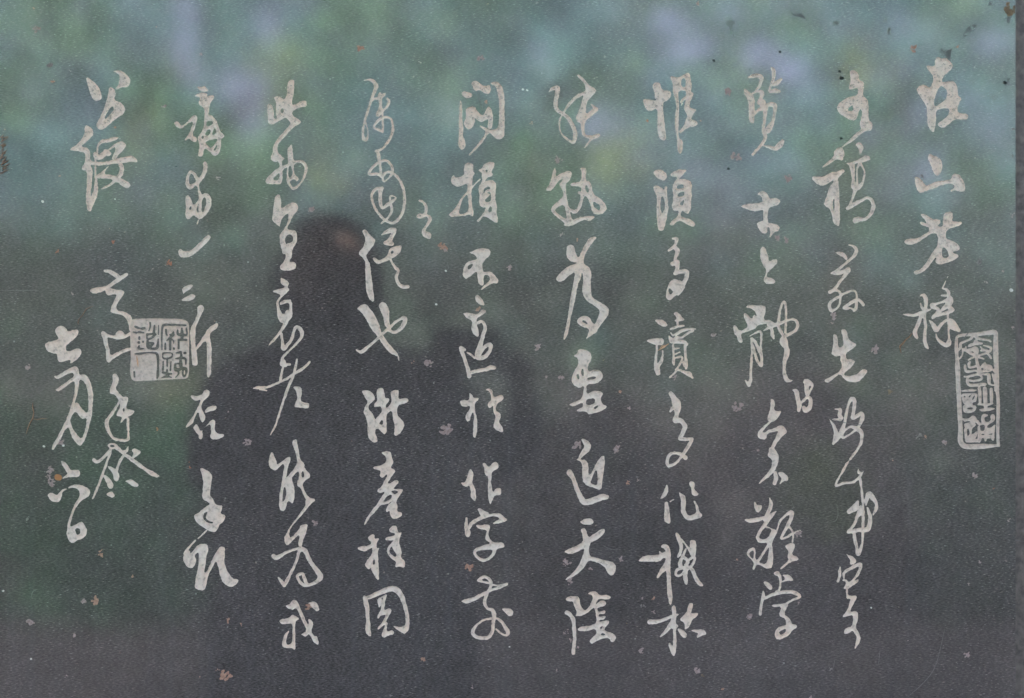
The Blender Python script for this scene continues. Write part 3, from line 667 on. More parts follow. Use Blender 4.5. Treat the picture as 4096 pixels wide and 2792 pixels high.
M 1150 560 26,1330 560 40
M 1155 560 30,1155 750 36
M 1100 860 20,1200 840 40
M 1210 830 26,1205 960 40,1080 990 20
M 1290 860 40,1310 860 40
M 1205 970 40,1310 990 34,1320 1110 28
M 1200 980 30,1205 1100 60,1215 1180 50
M 1080 1110 30,1080 1200 50,1110 1240 60,1200 1220 40,1190 1110 30,1080 1100 26
M 1140 1250 30,1155 1330 26,1090 1410 16
M 1210 1200 40,1320 1220 50,1325 1330 26,1280 1390 36,1250 1330 30,1250 1240 30
M 800 860 20,1000 860 16,990 960 30,810 980 22,800 860 22
M 900 980 30,900 1160 26
M 810 1050 20,800 1240 36
M 985 1050 18,970 1250 30
M 895 1240 30,900 1400 34
M 800 1300 40,900 1330 40,990 1330 30
M 770 1420 16,890 1390 44,1000 1415 14
@270 260 2.64
#c
P 195 135,215 130,260 165,310 205,345 260,368 350,345 370,285 378,250 330,225 240,205 190
P 475 65,520 55,575 62,630 105,665 150,662 205,635 235,560 235,520 262,505 240,535 220,550 170,550 110,520 82
P 440 235,460 228,500 260,510 310,490 370,560 395,595 425,612 480,590 520,520 560,450 620,380 680,335 685,305 650,310 610,350 540,385 460,415 370,432 290
N 390 585,400 530,440 460,480 430,490 480,460 515
#c
P 180 655,198 630,260 670,278 730,240 780,180 825,145 860,220 880,245 930,235 1000,280 1020,400 1025,540 980,660 955,700 965,742 1015,735 1028,680 1020,600 1035,500 1045,400 1055,310 1065,240 1050,268 1110,255 1250,240 1420,275 1330,290 1240,285 1150,285 1060,305 1060,305 1150,320 1230,325 1320,300 1430,260 1500,248 1555,205 1530,195 1430,205 1250,205 1115,145 1110,150 1075,180 1040,190 960,180 925,130 912,30 905,25 890,100 840,150 780,180 720
315 930 22,320 860 24,360 810 34,430 800 40,490 780 40,540 765 10
295 940 50,310 970 60,350 970 60,400 930 60,430 935 60
400 910 40,430 900 20,510 840 22
P 500 830,560 800,600 815,622 850,590 900,540 945,515 985,465 1000,480 960,510 900
295 980 22,295 1060 22
P 300 1165,360 1130,430 1065,445 1065,400 1120,390 1155,470 1160,540 1180,620 1225,660 1245,665 1280,640 1305,600 1295,520 1225,440 1290,345 1320,380 1285,440 1260,490 1210,400 1195,315 1200
560 1045 46,575 1100 44,550 1170 44,500 1220 30
@350 1060 3.518
#c
240 85 30,300 90 50,360 120 60,420 160 60,440 190 50
555 130 40,480 180 56,400 230 60,300 300 50,200 340 70,100 360 80,60 360 60
P 245 340,300 325,420 345,490 350,518 380,500 420,440 500,410 570,410 640,520 655,600 700,632 760,620 860,600 940,580 900,580 830,520 720,460 700,340 672,320 645,340 570,400 450,410 410,300 428,270 420
@350 1060 3.518
#c
P 190 945,210 925,240 935,290 980,390 990,395 960,430 920,480 920,510 950,525 985,610 930,610 985,540 1030,440 1050,350 1030,275 1010,280 1080,310 1170,318 1280,450 1210,550 1165,620 1165,620 1200,540 1220,430 1280,345 1330,310 1375,280 1365,262 1320,260 1180,215 1050,190 980
@360 1470 2.88
#c
P 260 80,288 65,330 105,335 160,290 240,340 300,375 340,430 330,445 370,415 440,425 480,470 485,515 500,490 540,430 570,350 645,350 620,375 570,310 565,305 540,345 460,345 400,330 370,290 315,225 300,230 250,260 170
N 375 490,395 455,405 500,385 520
435 590 30,440 720 28
440 750 20,442 820 30,400 840 30,290 825 32,240 780 32,200 690 44,195 620 46,240 550 36,300 460 28,345 385 22
#c
45 1065 40,75 1090 36,130 1060 34,200 990 34,235 940 30
P 195 900,210 875,260 868,310 880,325 905,400 985,480 1030,560 1090,650 1160,750 1210,808 1250,770 1270,700 1245,600 1170,500 1100,380 1010,300 940,235 938
N 225 905,250 890,285 900,280 915,250 918
240 960 24,190 1100 28,140 1240 28,80 1400 28,30 1510 24
440 910 12,420 960 30,380 970 26
370 960 16,400 985 30,350 1070 30,310 1170 30,300 1220 40
P 195 1140,250 1140,300 1180,340 1240,325 1310,280 1305,260 1210
P 145 1235,180 1235,240 1290,272 1350,260 1395,215 1400,185 1320
P 395 1310,450 1288,500 1295,570 1355,545 1375,480 1370,440 1330
P 185 1460,250 1415,290 1480,260 1505,210 1480
P 475 945,520 930,590 965,570 1000,500 1045,485 1040,505 985
@170 1290 2.99
#c
P 148 90,180 45,240 40,285 70,295 110,410 75,432 100,420 160,340 230,280 280,280 340,330 345,400 305,450 315,470 360,440 420,325 500,345 440,250 470,205 475,180 430,175 370,120 375,60 340,25 280,40 240,190 200,185 170,155 120
#c
P 135 640,180 635,280 570,380 520,425 530,438 630,490 615,540 640,590 750,608 900,595 1080,560 1250,510 1400,460 1483,410 1450,340 1350,310 1240,260 1300,210 1410,130 1525,108 1520,125 1460,210 1310,300 1130,360 950,390 800,385 690,300 750,200 825,145 810,200 770,300 700,385 640,360 595,290 620,195 675,160 670
N 440 690,480 690,530 760,550 900,548 1030,535 1090,460 1020,430 960,400 960,380 970,410 880,435 770
N 330 1150,400 1050,465 1163,530 1130,520 1250,470 1400,400 1330,350 1250
@180 1820 4.282
#c
P 40 690,80 650,140 655,210 690,250 640,290 595,370 570,375 585,300 630,290 700,270 760,230 810,120 800,70 750
P 385 575,420 530,510 505,620 510,700 550,770 600,775 650,740 720,630 775,570 850,510 930,470 1050,430 1200,430 1235,520 1190,620 1135,660 1170,725 1285,710 1370,640 1430,540 1460,475 1513,410 1480,360 1350,385 1300,380 1200,430 1030,490 880,580 730,600 680,580 600,500 555
N 505 1275,550 1250,600 1270,605 1340,550 1370,530 1330
P 268 110,285 95,350 130,400 180,440 255,520 250,580 260,608 320,570 380,420 375,350 390,295 415,310 380,385 330,380 300,320 210
"""
CHIPS = """@0 0 1.7013
232,57,12,o 245,200,22,p 332,440,22,g 358,560,20,o 1070,182,10,r 1427,287,9,r 1372,372,12,p 1117,720,16,p 300,730,8,p 783,873,12,r 410,1200,10,o 290,1370,9,w 783,1355,6,w 1485,1210,13,p 1508,885,8,r 1410,1498,9,o 2115,1430,20,p 745,1555,9,o 1335,205,7,o 455,580,9,g 475,478,9,p 30,880,8,o 12,740,9,o 400,1050,6,o
@1366 0 1.7013
125,328,22,o 537,424,14,p 943,395,22,p 1318,22,14,g 1290,832,14,o 978,690,15,o 995,1038,12,o 1235,608,8,w 1264,614,8,w 1190,628,5,w 2083,818,11,r 2068,590,9,o 2235,690,9,p 1475,1090,24,p 2075,1490,12,g 990,30,9,o
@2732 0 1.703
310,625,26,p 362,1070,34,p 715,1215,26,p 660,1222,8,p 1570,330,24,o 1870,323,13,o 2220,65,46,b 100,20,16,p 125,825,10,r 1345,1283,7,o 1630,1200,14,g 880,175,6,o 1080,530,15,d 1068,487,10,d 1130,490,8,d 660,352,9,d 210,412,8,d 310,1150,9,d 1078,940,10,d 2010,930,6,d
@0 930 1.7013
385,130,15,r 765,62,15,r 1150,208,19,r 1080,185,10,p 1035,250,10,p 495,415,12,p 485,260,8,g 190,915,18,p 1465,605,7,o 1245,760,13,r 1180,755,5,r 1065,1335,14,r 1285,1570,11,r 1550,1217,12,p 1680,1430,24,p 410,1430,26,p 480,1185,11,p 300,1455,8,w 430,1450,8,w 2045,590,7,g
@1366 930 1.7013
685,95,26,o 705,120,16,p 1140,235,20,p 710,260,8,w 645,490,7,w 925,520,17,o 590,890,30,p 485,880,14,o 720,1340,44,p 160,430,8,o 265,148,6,o 1335,780,22,p 1785,870,14,b 1393,985,11,p 1495,990,18,p 1605,1450,26,p 1895,1080,14,o 1962,1190,15,p 1875,1480,26,p 1500,15,15,p 1605,55,13,o 70,1420,9,o 1690,1250,14,g 2265,985,16,p
@2732 930 1.703
640,40,18,p 700,50,20,p 208,698,17,p 125,823,7,r 1690,260,8,p 1330,475,9,g 1310,795,26,p 1410,1085,16,b 365,1190,34,p 505,1482,14,p 1425,1550,8,o 1605,1388,20,g 1650,1395,14,o 1785,1425,18,p 2020,210,24,g 2065,342,13,p 2200,340,10,p 1030,570,24,p 1010,612,12,p 1360,695,7,o 1920,230,7,p 2270,225,6,w
@0 1860 1.7
395,82,24,O 340,30,22,p 350,120,26,p 330,75,18,p 188,372,13,g 690,603,24,o 895,760,15,o 572,925,20,p 645,920,26,o 200,1070,24,p 500,1160,13,p 1530,1430,38,o 1480,1390,14,o 1360,1440,9,o 1545,1058,15,o 1640,1085,12,o 450,1435,13,p 2097,360,8,p 2140,395,20,p 2095,968,21,o 1605,672,7,p 213,1318,7,w 1290,15,11,r 1060,1150,9,g 22,855,8,w
@1366 1860 1.7
865,700,26,o 1530,665,26,p 1900,640,18,p 1695,705,13,p 1550,795,19,p 1950,125,15,o 2018,105,14,p 2215,255,9,r 2050,910,13,p 2120,908,15,o 2050,960,17,g 2120,1000,13,p 2040,1262,19,p 1525,1135,17,p 1560,1190,15,p 1605,1240,11,p 1455,1398,13,p 555,1320,16,o 522,1018,12,g 505,967,9,p 890,1510,13,p 335,1568,14,g 1143,1236,6,w 1940,1078,9,b
@2732 1860 1.7
1985,70,20,p 1925,110,9,p 2110,160,8,r 2015,655,13,p 2195,655,9,p 1945,805,13,p 1930,1290,20,p 97,1402,22,p 135,1435,13,b 272,1522,13,o 1078,1348,11,p 1000,1390,14,g 1000,1195,15,g 300,850,11,g 447,1030,20,p 1525,1195,9,p 790,470,22,p 785,940,11,p 1550,980,7,p 365,645,8,o 1030,1115,7,r 1355,492,9,g 1280,970,6,w 870,1575,15,p
@0 0 1
4052,520,9,g 4048,625,8,g 4050,860,9,p 4045,1160,7,w 4049,1310,7,p 4020,330,7,d 4010,1085,7,p 4035,2080,8,p 4044,1450,6,g 4030,1640,7,g
"""
SCR = """0,1163 80,1162 154,1161|3
378,1224 350,1235 330,1260 312,1277|3
3779,2515 3743,2660 3695,2730 3632,2786|3
3520,2604 3514,2655|3
3346,2016 3352,2055 3343,2083 3325,2086|3
3164,2001 3173,2030 3150,2045|2.4
2206,1577 2254,1580|2.4
3278,1659 3410,1697 3566,1699 3625,1682|2.4
3848,1846 3906,1823|2.4
4024,1235 3990,1250 3975,1275|2.4
2413,2183 2440,2196 2470,2200|3
1575,2489 1625,2468|2.6
124,2390 132,2366 150,2357|3
1211,494 1240,441|2.2
1912,364 1925,440|3.4
1928,420 1935,455|2.4
1975,340 1981,377|2.4
2080,880 2078,905 2088,915|2
3850,1360 3875,1330 3895,1322|3
3900,1100 3895,1130|2.6
1260,2110 1300,2113 1305,2140|2
1410,840 1440,815|2
1590,1395 1597,1424|4
1100,660 1112,645|3
2365,640 2378,650 2384,640|2
3340,2640 3330,2680|2
4060,2160 4096,2167|3
3700,2210 3760,2230|2
1790,1050 1794,1075|2
"""

# ---------------------------------------------------------------- distance field on a 3-unit lattice
ST = 3.0
U0, U1, V0, V1 = -6.0, 4062.0, -162.0, 2958.0
NX = int((U1 - U0) / ST) + 1; NY = int((V1 - V0) / ST) + 1
F = np.full((NY, NX), 60.0, np.float32); OWN = np.full((NY, NX), -1, np.int16)
gu = (U0 + ST * np.arange(NX)).astype(np.float32); gv = (V0 + ST * np.arange(NY)).astype(np.float32)

def catmull(P):
    P = np.array(P, float)
    if len(P) < 3: return P
    Q = np.vstack([2 * P[0] - P[1], P, 2 * P[-1] - P[-2]]); out = []
    for i in range(1, len(Q) - 2):
        for t in (0, .25, .5, .75):
            a, b, c, d = Q[i - 1], Q[i], Q[i + 1], Q[i + 2]
            out.append(.5 * ((2 * b) + (-a + c) * t + (2 * a - 5 * b + 4 * c - d) * t * t + (-a + 3 * b - 3 * c + d) * t ** 3))
    out.append(Q[-2]); out = np.array(out); out[:, 2:] = np.maximum(out[:, 2:], 0.5); return out
def box(P, pad):
    i0 = max(int((P[:, 0].min() - pad - U0) / ST), 0); i1 = min(int((P[:, 0].max() + pad - U0) / ST) + 2, NX)
    j0 = max(int((P[:, 1].min() - pad - V0) / ST), 0); j1 = min(int((P[:, 1].max() + pad - V0) / ST) + 2, NY)
    return i0, i1, j0, j1
def seg_d(gx, gy, a, b):
    dx, dy = b[0] - a[0], b[1] - a[1]; L = dx * dx + dy * dy + 1e-9
    t = np.clip(((gx - a[0]) * dx + (gy - a[1]) * dy) / L, 0, 1)
    return np.hypot(gx - a[0] - t * dx, gy - a[1] - t * dy), t
def stroke(P, gx, gy):
    P = catmull(P); d = None
    for a, b in zip(P[:-1], P[1:]):
        q, t = seg_d(gx, gy, a, b); q = q - (a[2] + (b[2] - a[2]) * t) * .5
        d = q if d is None else np.minimum(d, q)
    return d
def poly(P, gx, gy):
    P = np.array(P, float); n = len(P); A = P * .78 + np.roll(P, -1, 0) * .22; B = P * .22 + np.roll(P, -1, 0) * .78
    Q = np.empty((2 * n, 2)); Q[0::2] = A; Q[1::2] = B
    d = np.full(gx.shape, 1e9); ins = np.zeros(gx.shape, bool)
    for k in range(2 * n):
        a, b = Q[k], Q[(k + 1) % (2 * n)]
        q, _ = seg_d(gx, gy, a, b); d = np.minimum(d, q)
        if a[1] != b[1]:
            c = ((a[1] > gy) != (b[1] > gy)) & (gx < (b[0] - a[0]) * (gy - a[1]) / (b[1] - a[1]) + a[0]); ins ^= c
    return np.where(ins, -d, d)

# soft lattice noise for ragged chisel edges
rs = np.random.RandomState(3)
def lattice(step, amp):
    h, w_ = int((V1 - V0) / step) + 3, int((U1 - U0) / step) + 3
    g = rs.uniform(-1, 1, (h, w_)).astype(np.float32)
    y = (gv - V0) / step; x = (gu - U0) / step
    j = y.astype(int); i = x.astype(int); fy = (y - j)[:, None]; fx = (x - i)[None, :]
    fy = fy * fy * (3 - 2 * fy); fx = fx * fx * (3 - 2 * fx)
    a = g[np.ix_(j, i)]; b = g[np.ix_(j, i + 1)]; c = g[np.ix_(j + 1, i)]; d = g[np.ix_(j + 1, i + 1)]
    return amp * ((a * (1 - fx) + b * fx) * (1 - fy) + (c * (1 - fx) + d * fx) * fy)
RAG = lattice(8, 1.5) + lattice(22, 1.1)
GRIT = lattice(7, 1.0)

owners = []     # (name, material, depth, softness)
def commit(prims, name, mat, depth, soft):
    pos = [p for p in prims if p[0] in 'SP']
    allp = np.vstack([np.array(p[1])[:, :2] for p in pos])
    pad = 14 + max([np.array(p[1])[:, 2].max() for p in pos if p[0] == 'S'] + [0]) * .5
    i0, i1, j0, j1 = box(allp, pad)
    gx, gy = np.meshgrid(gu[i0:i1], gv[j0:j1]); Fc = np.full(gx.shape, 60.0)
    for k, P in prims:
        bx = box(np.array(P)[:, :2], 16 + (np.array(P)[:, 2].max() * .5 if len(P[0]) > 2 else 0))
        a0, a1, b0, b1 = max(bx[0], i0) - i0, min(bx[1], i1) - i0, max(bx[2], j0) - j0, min(bx[3], j1) - j0
        if a1 <= a0 or b1 <= b0: continue
        sx, sy = gx[b0:b1, a0:a1], gy[b0:b1, a0:a1]; sub = Fc[b0:b1, a0:a1]
        if k == 'S': sub[:] = np.minimum(sub, stroke(P, sx, sy))
        elif k == 'P': sub[:] = np.minimum(sub, poly(P, sx, sy))
        elif k == 'N': sub[:] = np.maximum(sub, -poly(P, sx, sy))
        elif k == 'M': sub[:] = np.maximum(sub, -stroke(P, sx, sy))
    Fc = Fc + RAG[j0:j1, i0:i1] * (0.4 if name.endswith('seal') else 0.8)
    idx = len(owners); owners.append((name, mat, depth, soft))
    s = F[j0:j1, i0:i1]; o = OWN[j0:j1, i0:i1]; m = Fc < s
    s[m] = Fc[m]; o[m] = idx

cur = None; org = (0, 0, 1); groups = []
for ln in GLYPHS.split('\n'):
    ln = ln.strip()
    if not ln: continue
    if ln[0] == '@': org = tuple(float(q) for q in ln[1:].split()); continue
    if ln[0] == '#': cur = [ln[1:], []]; groups.append(cur); continue
    k = 'S'
    if ln[0] in 'PNM': k = ln[0]; ln = ln[2:]
    P = []
    for q in ln.split(','):
        q = [float(t) for t in q.split()]
        P.append((org[0] + q[0] / org[2], org[1] + q[1] / org[2]) + ((q[2] / org[2],) if len(q) > 2 else ()))
    if k == 'M': P = [(p[0], p[1], p[2] * 1.35 + .8) for p in P]      # the raised lines of the square seal
    cur[1].append((k, P))
for nm, prims in groups:
    if not prims: continue
    if nm.startswith('seal'): commit(prims, 'engraved_seal', M_seal, 0.0010, 2.6)
    else: commit(prims, 'engraved_character', M_carve, 0.0014, 4.0)
N_CH = len(owners)
# chips and mineral spots: clusters of ragged shallow pits
org = (0, 0, 1)
for ln in CHIPS.split('\n'):
    if not ln.strip(): continue
    if ln[0] == '@': org = tuple(float(q) for q in ln[1:].split()); continue
    for it in ln.split():
        x, y, r, c = it.split(','); x = org[0] + float(x) / org[2]; y = org[1] + float(y) / org[2]; r = float(r) / org[2] * 1.18
        if x < -4 or x > 4052: continue
        prims = []
        if c in 'wdO': prims.append(('S', [(x - r * .2, y, r * 1.5), (x + r * .25, y + r * .15, r * 1.35)]))
        else:
            n = 3 if r < 7 else (6 if r < 11 else 13)
            px, py, an = x, y, rnd.uniform(0, 6.28)
            for q in range(n):
                e = r * rnd.uniform(.28, .55) if n > 2 else r * .8
                a2 = rnd.uniform(-.2, 1.2) if rnd.random() < .6 else rnd.uniform(0, 6.28); L = r * rnd.uniform(.1, .5)
                prims.append(('S', [(px, py, e), (px + L * math.cos(a2), py - L * math.sin(a2), e * .7)]))
                rr = r * .85 * math.sqrt(rnd.random()); aa = rnd.uniform(0, 6.28)
                px, py = x + rr * math.cos(aa), y + rr * math.sin(aa)
        commit(prims, 'mineral_chip' if c not in 'wd' else ('plaster_dot' if c == 'w' else 'tar_spot'), M_chip[c], 0.0004, 4.0)
F[0, :] = F[-1, :] = 60; F[:, 0] = np.maximum(F[:, 0], 5); F[:, -1] = np.maximum(F[:, -1], 5)

# ---------------------------------------------------------------- contouring: the face gets exact holes, each mark its own sunk mesh
IN = F < 0
Fz = F.copy()
Fz[np.abs(Fz) < 0.12] = np.where(Fz[np.abs(Fz) < 0.12] < 0, -0.12, 0.12)
NN = NX * NY
def verts_xy(ids):
    ids = np.asarray(ids); k = ids // NN; r = ids % NN; j = r // NX; i = r % NX
    x = gu[i].astype(np.float64); y = gv[j].astype(np.float64)
    h = k == 1; v = k == 2
    fa = Fz[j, i]
    fb = Fz[j[h], i[h] + 1]; t = fa[h] / (fa[h] - fb); x[h] += ST * t
    fb = Fz[j[v] + 1, i[v]]; t = fa[v] / (fa[v] - fb); y[v] += ST * t
    return x, y, k, j, i
cj, ci = np.meshgrid(np.arange(NY - 1), np.arange(NX - 1), indexing='ij')
c0 = IN[:-1, :-1]; c1 = IN[:-1, 1:]; c2 = IN[1:, 1:]; c3 = IN[1:, :-1]
case = c0 * 1 + c1 * 2 + c2 * 4 + c3 * 8
fs = np.stack([F[:-1, :-1], F[:-1, 1:], F[1:, 1:], F[1:, :-1]]); am = fs.argmin(0)
os_ = np.stack([OWN[:-1, :-1], OWN[:-1, 1:], OWN[1:, 1:], OWN[1:, :-1]]); cown = np.take_along_axis(os_, am[None], 0)[0]
def corner(k, j, i): return (j + (k in (2, 3))) * NX + i + (k in (1, 2))
def edge(k, j, i):
    if k == 0: return NN + j * NX + i
    if k == 1: return 2 * NN + j * NX + i + 1
    if k == 2: return NN + (j + 1) * NX + i
    return 2 * NN + j * NX + i
def polys(cs, inside):
    """polygons (as corner/edge codes) for one marching-squares case"""
    b = [bool(cs >> k & 1) == inside for k in range(4)]
    if not inside and cs in (5, 10):
        res = []
        for k in range(4):
            if b[k]: res.append([('e', (k + 3) % 4), ('c', k), ('e', k)])
        return res
    out = []
    for k in range(4):
        if b[k]: out.append(('c', k))
        if b[k] != b[(k + 1) % 4]: out.append(('e', k))
    return [out] if len(out) > 2 else []
def gather(mask_cells, inside):
    """dict n-gon size -> (ids array, owner array)"""
    res = {}
    for cs in range(16):
        for pl in polys(cs, inside):
            m = mask_cells & (case == cs)
            if not m.any(): continue
            j, i = cj[m], ci[m]
            arr = np.stack([(corner if t == 'c' else edge)(k, j, i) for t, k in pl], 1)
            res.setdefault(len(pl), []).append((arr, cown[m]))
    return {n: (np.vstack([a for a, _ in L]), np.concatenate([o for _, o in L])) for n, L in res.items()}
def build(name, faces, zfun, mat, parent, smooth):
    faces = [f[:, ::-1] for f in faces]
    flat = np.concatenate([f.ravel() for f in faces]); ids, inv = np.unique(flat, return_inverse=True)
    x, y, k, j, i = verts_xy(ids)
    co = np.empty((len(ids), 3), np.float32); co[:, 0] = (x - CX) * S; co[:, 2] = (CZ - y) * S
    co[:, 1] = zfun(k, j, i, x, y)
    me = bpy.data.meshes.new(name)
    tot = np.concatenate([np.full(len(f), f.shape[1]) for f in faces])
    me.vertices.add(len(ids)); me.loops.add(len(flat)); me.polygons.add(len(tot))
    me.vertices.foreach_set('co', co.ravel()); me.loops.foreach_set('vertex_index', inv.astype(np.int32).ravel())
    me.polygons.foreach_set('loop_start', np.concatenate([[0], np.cumsum(tot)[:-1]]).astype(np.int32))
    me.polygons.foreach_set('use_smooth', np.full(len(tot), smooth))
    me.materials.append(mat); me.update(calc_edges=True); me.validate()
    o = bpy.data.objects.new(name, me); col.objects.link(o); o.parent = parent
    return o

stele = empty('stone_stele', (0, 0, HZ), 'polished black stone stele engraved with columns of pale cursive Chinese characters and two seals', 'stele')
# face: fine cells only near marks, 24-unit tiles elsewhere
T = 8
ty, tx = (NY - 1) // T, (NX - 1) // T
near = (F[:-1, :-1] < 9) | IN[:-1, :-1] | (case > 0)
tn = near[:ty * T, :tx * T].reshape(ty, T, tx, T).any((1, 3))
fine = np.ones((NY - 1, NX - 1), bool); fine[:ty * T, :tx * T] = np.repeat(np.repeat(tn, T, 0), T, 1)
out = gather(fine & (case != 15), False)
faces = [a for a, _ in out.values()]
jj, ii = np.nonzero(~tn); j0 = jj * T; i0 = ii * T
faces.append(np.stack([j0 * NX + i0, j0 * NX + i0 + T, (j0 + T) * NX + i0 + T, (j0 + T) * NX + i0], 1))
build('slab_face', [f[:, ::-1] if False else f for f in faces], lambda k, j, i, x, y: np.zeros(len(k)), M_face, stele, False)
# marks
ins = gather(case > 0, True)
for q, (nm, mat, dep, soft) in enumerate(owners):
    fl = [a[o == q] for a, o in ins.values() if (o == q).any()]
    if not fl: continue
    def zf(k, j, i, x, y, dep=dep, soft=soft, nm=nm):
        s = np.where(k == 0, -np.minimum(F[j, i], 0), 0)
        d = dep * (1 - np.exp(-s / soft))
        return np.where(k == 0, d * (1 + 0.30 * GRIT[j, i]), 0.0)
    o = build(nm, fl, zf, mat, stele, True)
    if nm == 'engraved_seal':
        o['label'] = 'tall rounded rectangular seal, characters in engraved lines' if o.data.vertices[0].co.x > 0 else 'square seal, sunk field with characters left standing dark'

# body of the slab: bevelled worn edges, sides and back
def P3(u, v, y): return ((u - CX) * S, y, (CZ - v) * S)
U1f = float(gu[-1]); V1f = float(gv[-1]); eb = 22
nseg = 120
v, f, mi_ = [], [], []
RI = [0]
def rim(points_a, points_b):
    b0 = len(v); n = len(points_a)
    v.extend(points_a); v.extend(points_b)
    for k in range(n - 1): f.append((b0 + k, b0 + k + 1, b0 + n + k + 1, b0 + n + k)); mi_.append(RI[0])
rr = random.Random(5)
def line(u0, v0, u1, v1, y, jit):
    out = []
    jy = rr.uniform(-1, 1)
    for k in range(nseg + 1):
        t = k / nseg; jy = jy * .6 + rr.uniform(-1, 1) * .6
        du, dv = (jit * jy, 0) if abs(u1 - u0) < 1 or abs(u1 - u0) < abs(v1 - v0) else (0, jit * jy)
        if k in (0, nseg): du = dv = 0
        out.append(P3(u0 + (u1 - u0) * t + du, v0 + (v1 - v0) * t + dv, y + (abs(jy) * jit * 0.00005 if 0 < k < nseg else 0)))
    return out
Ua, Va = U0, V0
L0 = [((U1f, Va), (U1f, V1f)), ((U1f, V1f), (Ua, V1f)), ((Ua, V1f), (Ua, Va)), ((Ua, Va), (U1f, Va))]
def off(p, d): return (p[0] + (d if p[0] > 100 else -d), p[1] + (d if p[1] > 100 else -d))
for (a, b_) in L0:
    prev = line(*a, *b_, 0.0, 0)
    for d, y, jt in ((9, 0.0002, 1.5), (22, 0.0005, 3.0), (38, 0.0014, 4.0), (44, 0.055, 0)):
        RI[0] = 0 if y < .0002 else 1
        d = d * (1 if a[0] > 100 or b_[0] > 100 else .3)
        cur_ = line(*off(a, d), *off(b_, d), y, jt); rim(prev, cur_); prev = cur_
body = mesh_obj('slab_side', v, f, [M_face, M_side], stele, True, mi_)
# hairline scratches: thin raised burrs of crushed stone
def ribbon(P, wd, h=0.00012):
    P = catmull([(a, b, wd) for a, b in P]); vv, ff = [], []
    for k, p in enumerate(P):
        a = P[max(k - 1, 0)]; b = P[min(k + 1, len(P) - 1)]; dx, dy = b[0] - a[0], b[1] - a[1]; L = math.hypot(dx, dy) or 1
        hw = wd * .5 * (0.35 + 0.65 * math.sin(math.pi * (k + .5) / len(P)))
        nx, ny = -dy / L * hw, dx / L * hw
        vv += [P3(p[0] + nx, p[1] + ny, -0.00002), P3(p[0], p[1], -h), P3(p[0] - nx, p[1] - ny, -0.00002)]
        if k: c = 3 * k; ff += [(c - 3, c - 2, c + 1, c), (c - 2, c - 1, c + 2, c + 1)]
    return vv, ff
for ln in SCR.strip().split('\n'):
    pts, wd = ln.split('|'); P = [tuple(float(q) for q in s.split(',')) for s in pts.split()]
    vv, ff = ribbon(P, float(wd)); mesh_obj('scratch', vv, ff, M_scr, stele)

# ---------------------------------------------------------------- things caught on the stone
def tube(name, P, r, mat, parent=None, sides=6, y0=-0.0006):
    """P: list of (u, v, lift in mm)"""
    P = np.array([(p[0], p[1], p[2] if len(p) > 2 else 0) for p in P], float)
    vv, ff = [], []
    for k, p in enumerate(P):
        a = P[max(k - 1, 0)]; b = P[min(k + 1, len(P) - 1)]; dx, dy = b[0] - a[0], b[1] - a[1]; L = math.hypot(dx, dy) or 1
        nx, ny = -dy / L, dx / L; rk = r * (0.35 if k in (0, len(P) - 1) else 1) * (1 + .15 * math.sin(k * 2.3))
        for s_ in range(sides):
            t = 2 * math.pi * s_ / sides
            vv.append(P3(p[0] + nx * rk * math.cos(t), p[1] + ny * rk * math.cos(t), y0 - p[2] * .001 - rk * S * math.sin(t)))
        if k:
            for s_ in range(sides):
                c = k * sides; ff.append((c - sides + s_, c - sides + (s_ + 1) % sides, c + (s_ + 1) % sides, c + s_))
    ff.append(tuple(range(sides))); ff.append(tuple(len(vv) - 1 - s_ for s_ in range(sides)))
    return vv, ff
def place(name, parts, mat, label, cat):
    c = (float(np.mean([p[0] for p in parts[0][0]])), float(np.mean([p[1] for p in parts[0][0]])))
    allv, allf = [], []
    for P, r in parts:
        vv, ff = tube(name, P, r, mat); o_ = len(allv); allv += vv; allf += [tuple(q + o_ for q in t) for t in ff]
    loc = Vector(P3(c[0], c[1], 0)) + Vector((0, 0, HZ))
    o = mesh_obj(name, [(p[0] - loc.x, p[1] - loc.y, p[2] + HZ - loc.z) for p in allv], allf, mat, None, True); o.location = loc
    return tag(o, label, cat)
place('straw_splinter', [([(2632, 1402, 0), (2655, 1388, .5), (2676, 1374, .3)], 3.4), ([(2638, 1394, 0), (2648, 1384, .3), (2660, 1380, 0)], 1.6)], M_straw,
      'orange straw splinter slanting across the left half of a character, above the middle right', 'straw')
place('straw_splinter', [([(547, 1424, 0), (551, 1445, .2), (553, 1468, 0)], 3.2)], M_straw,
      'upright pale orange straw splinter stuck inside the square seal', 'straw')
place('dried_rootlet', [([(3648, 1332, 0), (3638, 1346, .3), (3626, 1357, .2), (3612, 1370, .3), (3598, 1384, .1), (3600, 1396, .2), (3604, 1412, 0)], 1.9),
      ([(3632, 1349, 0), (3618, 1362, .3), (3603, 1380, 0)], 1.5), ([(3622, 1364, 0), (3611, 1377, .2), (3601, 1389, 0)], 1.2)], M_root,
      'pinkish brown dried rootlet hanging below left of the fourth character in the rightmost column', 'rootlet')
place('dried_rootlet', [([(132, 1610, 0), (131, 1630, .1), (136, 1648, 0), (132, 1672, .1), (119, 1694, 0), (112, 1714, .1), (105, 1736, 0)], 2.0),
      ([(132, 1676, 0), (150, 1678, .2), (170, 1674, 0), (190, 1674, 0)], 1.5)], M_root,
      'thin forked rootlet shaped like a Y near the left edge', 'rootlet')
place('dried_rootlet', [([(308 + 66, 1224 - 0, 0), (345, 1236, .1), (330, 1262, .1), (312, 1280, 0)], 1.4), ([(318, 1276, 0), (312, 1290, .1), (316, 1298, 0)], 1.6)], M_root,
      'short curled rootlet above the leftmost column, pointing to upper right', 'rootlet')
q = random.Random(11); parts = []
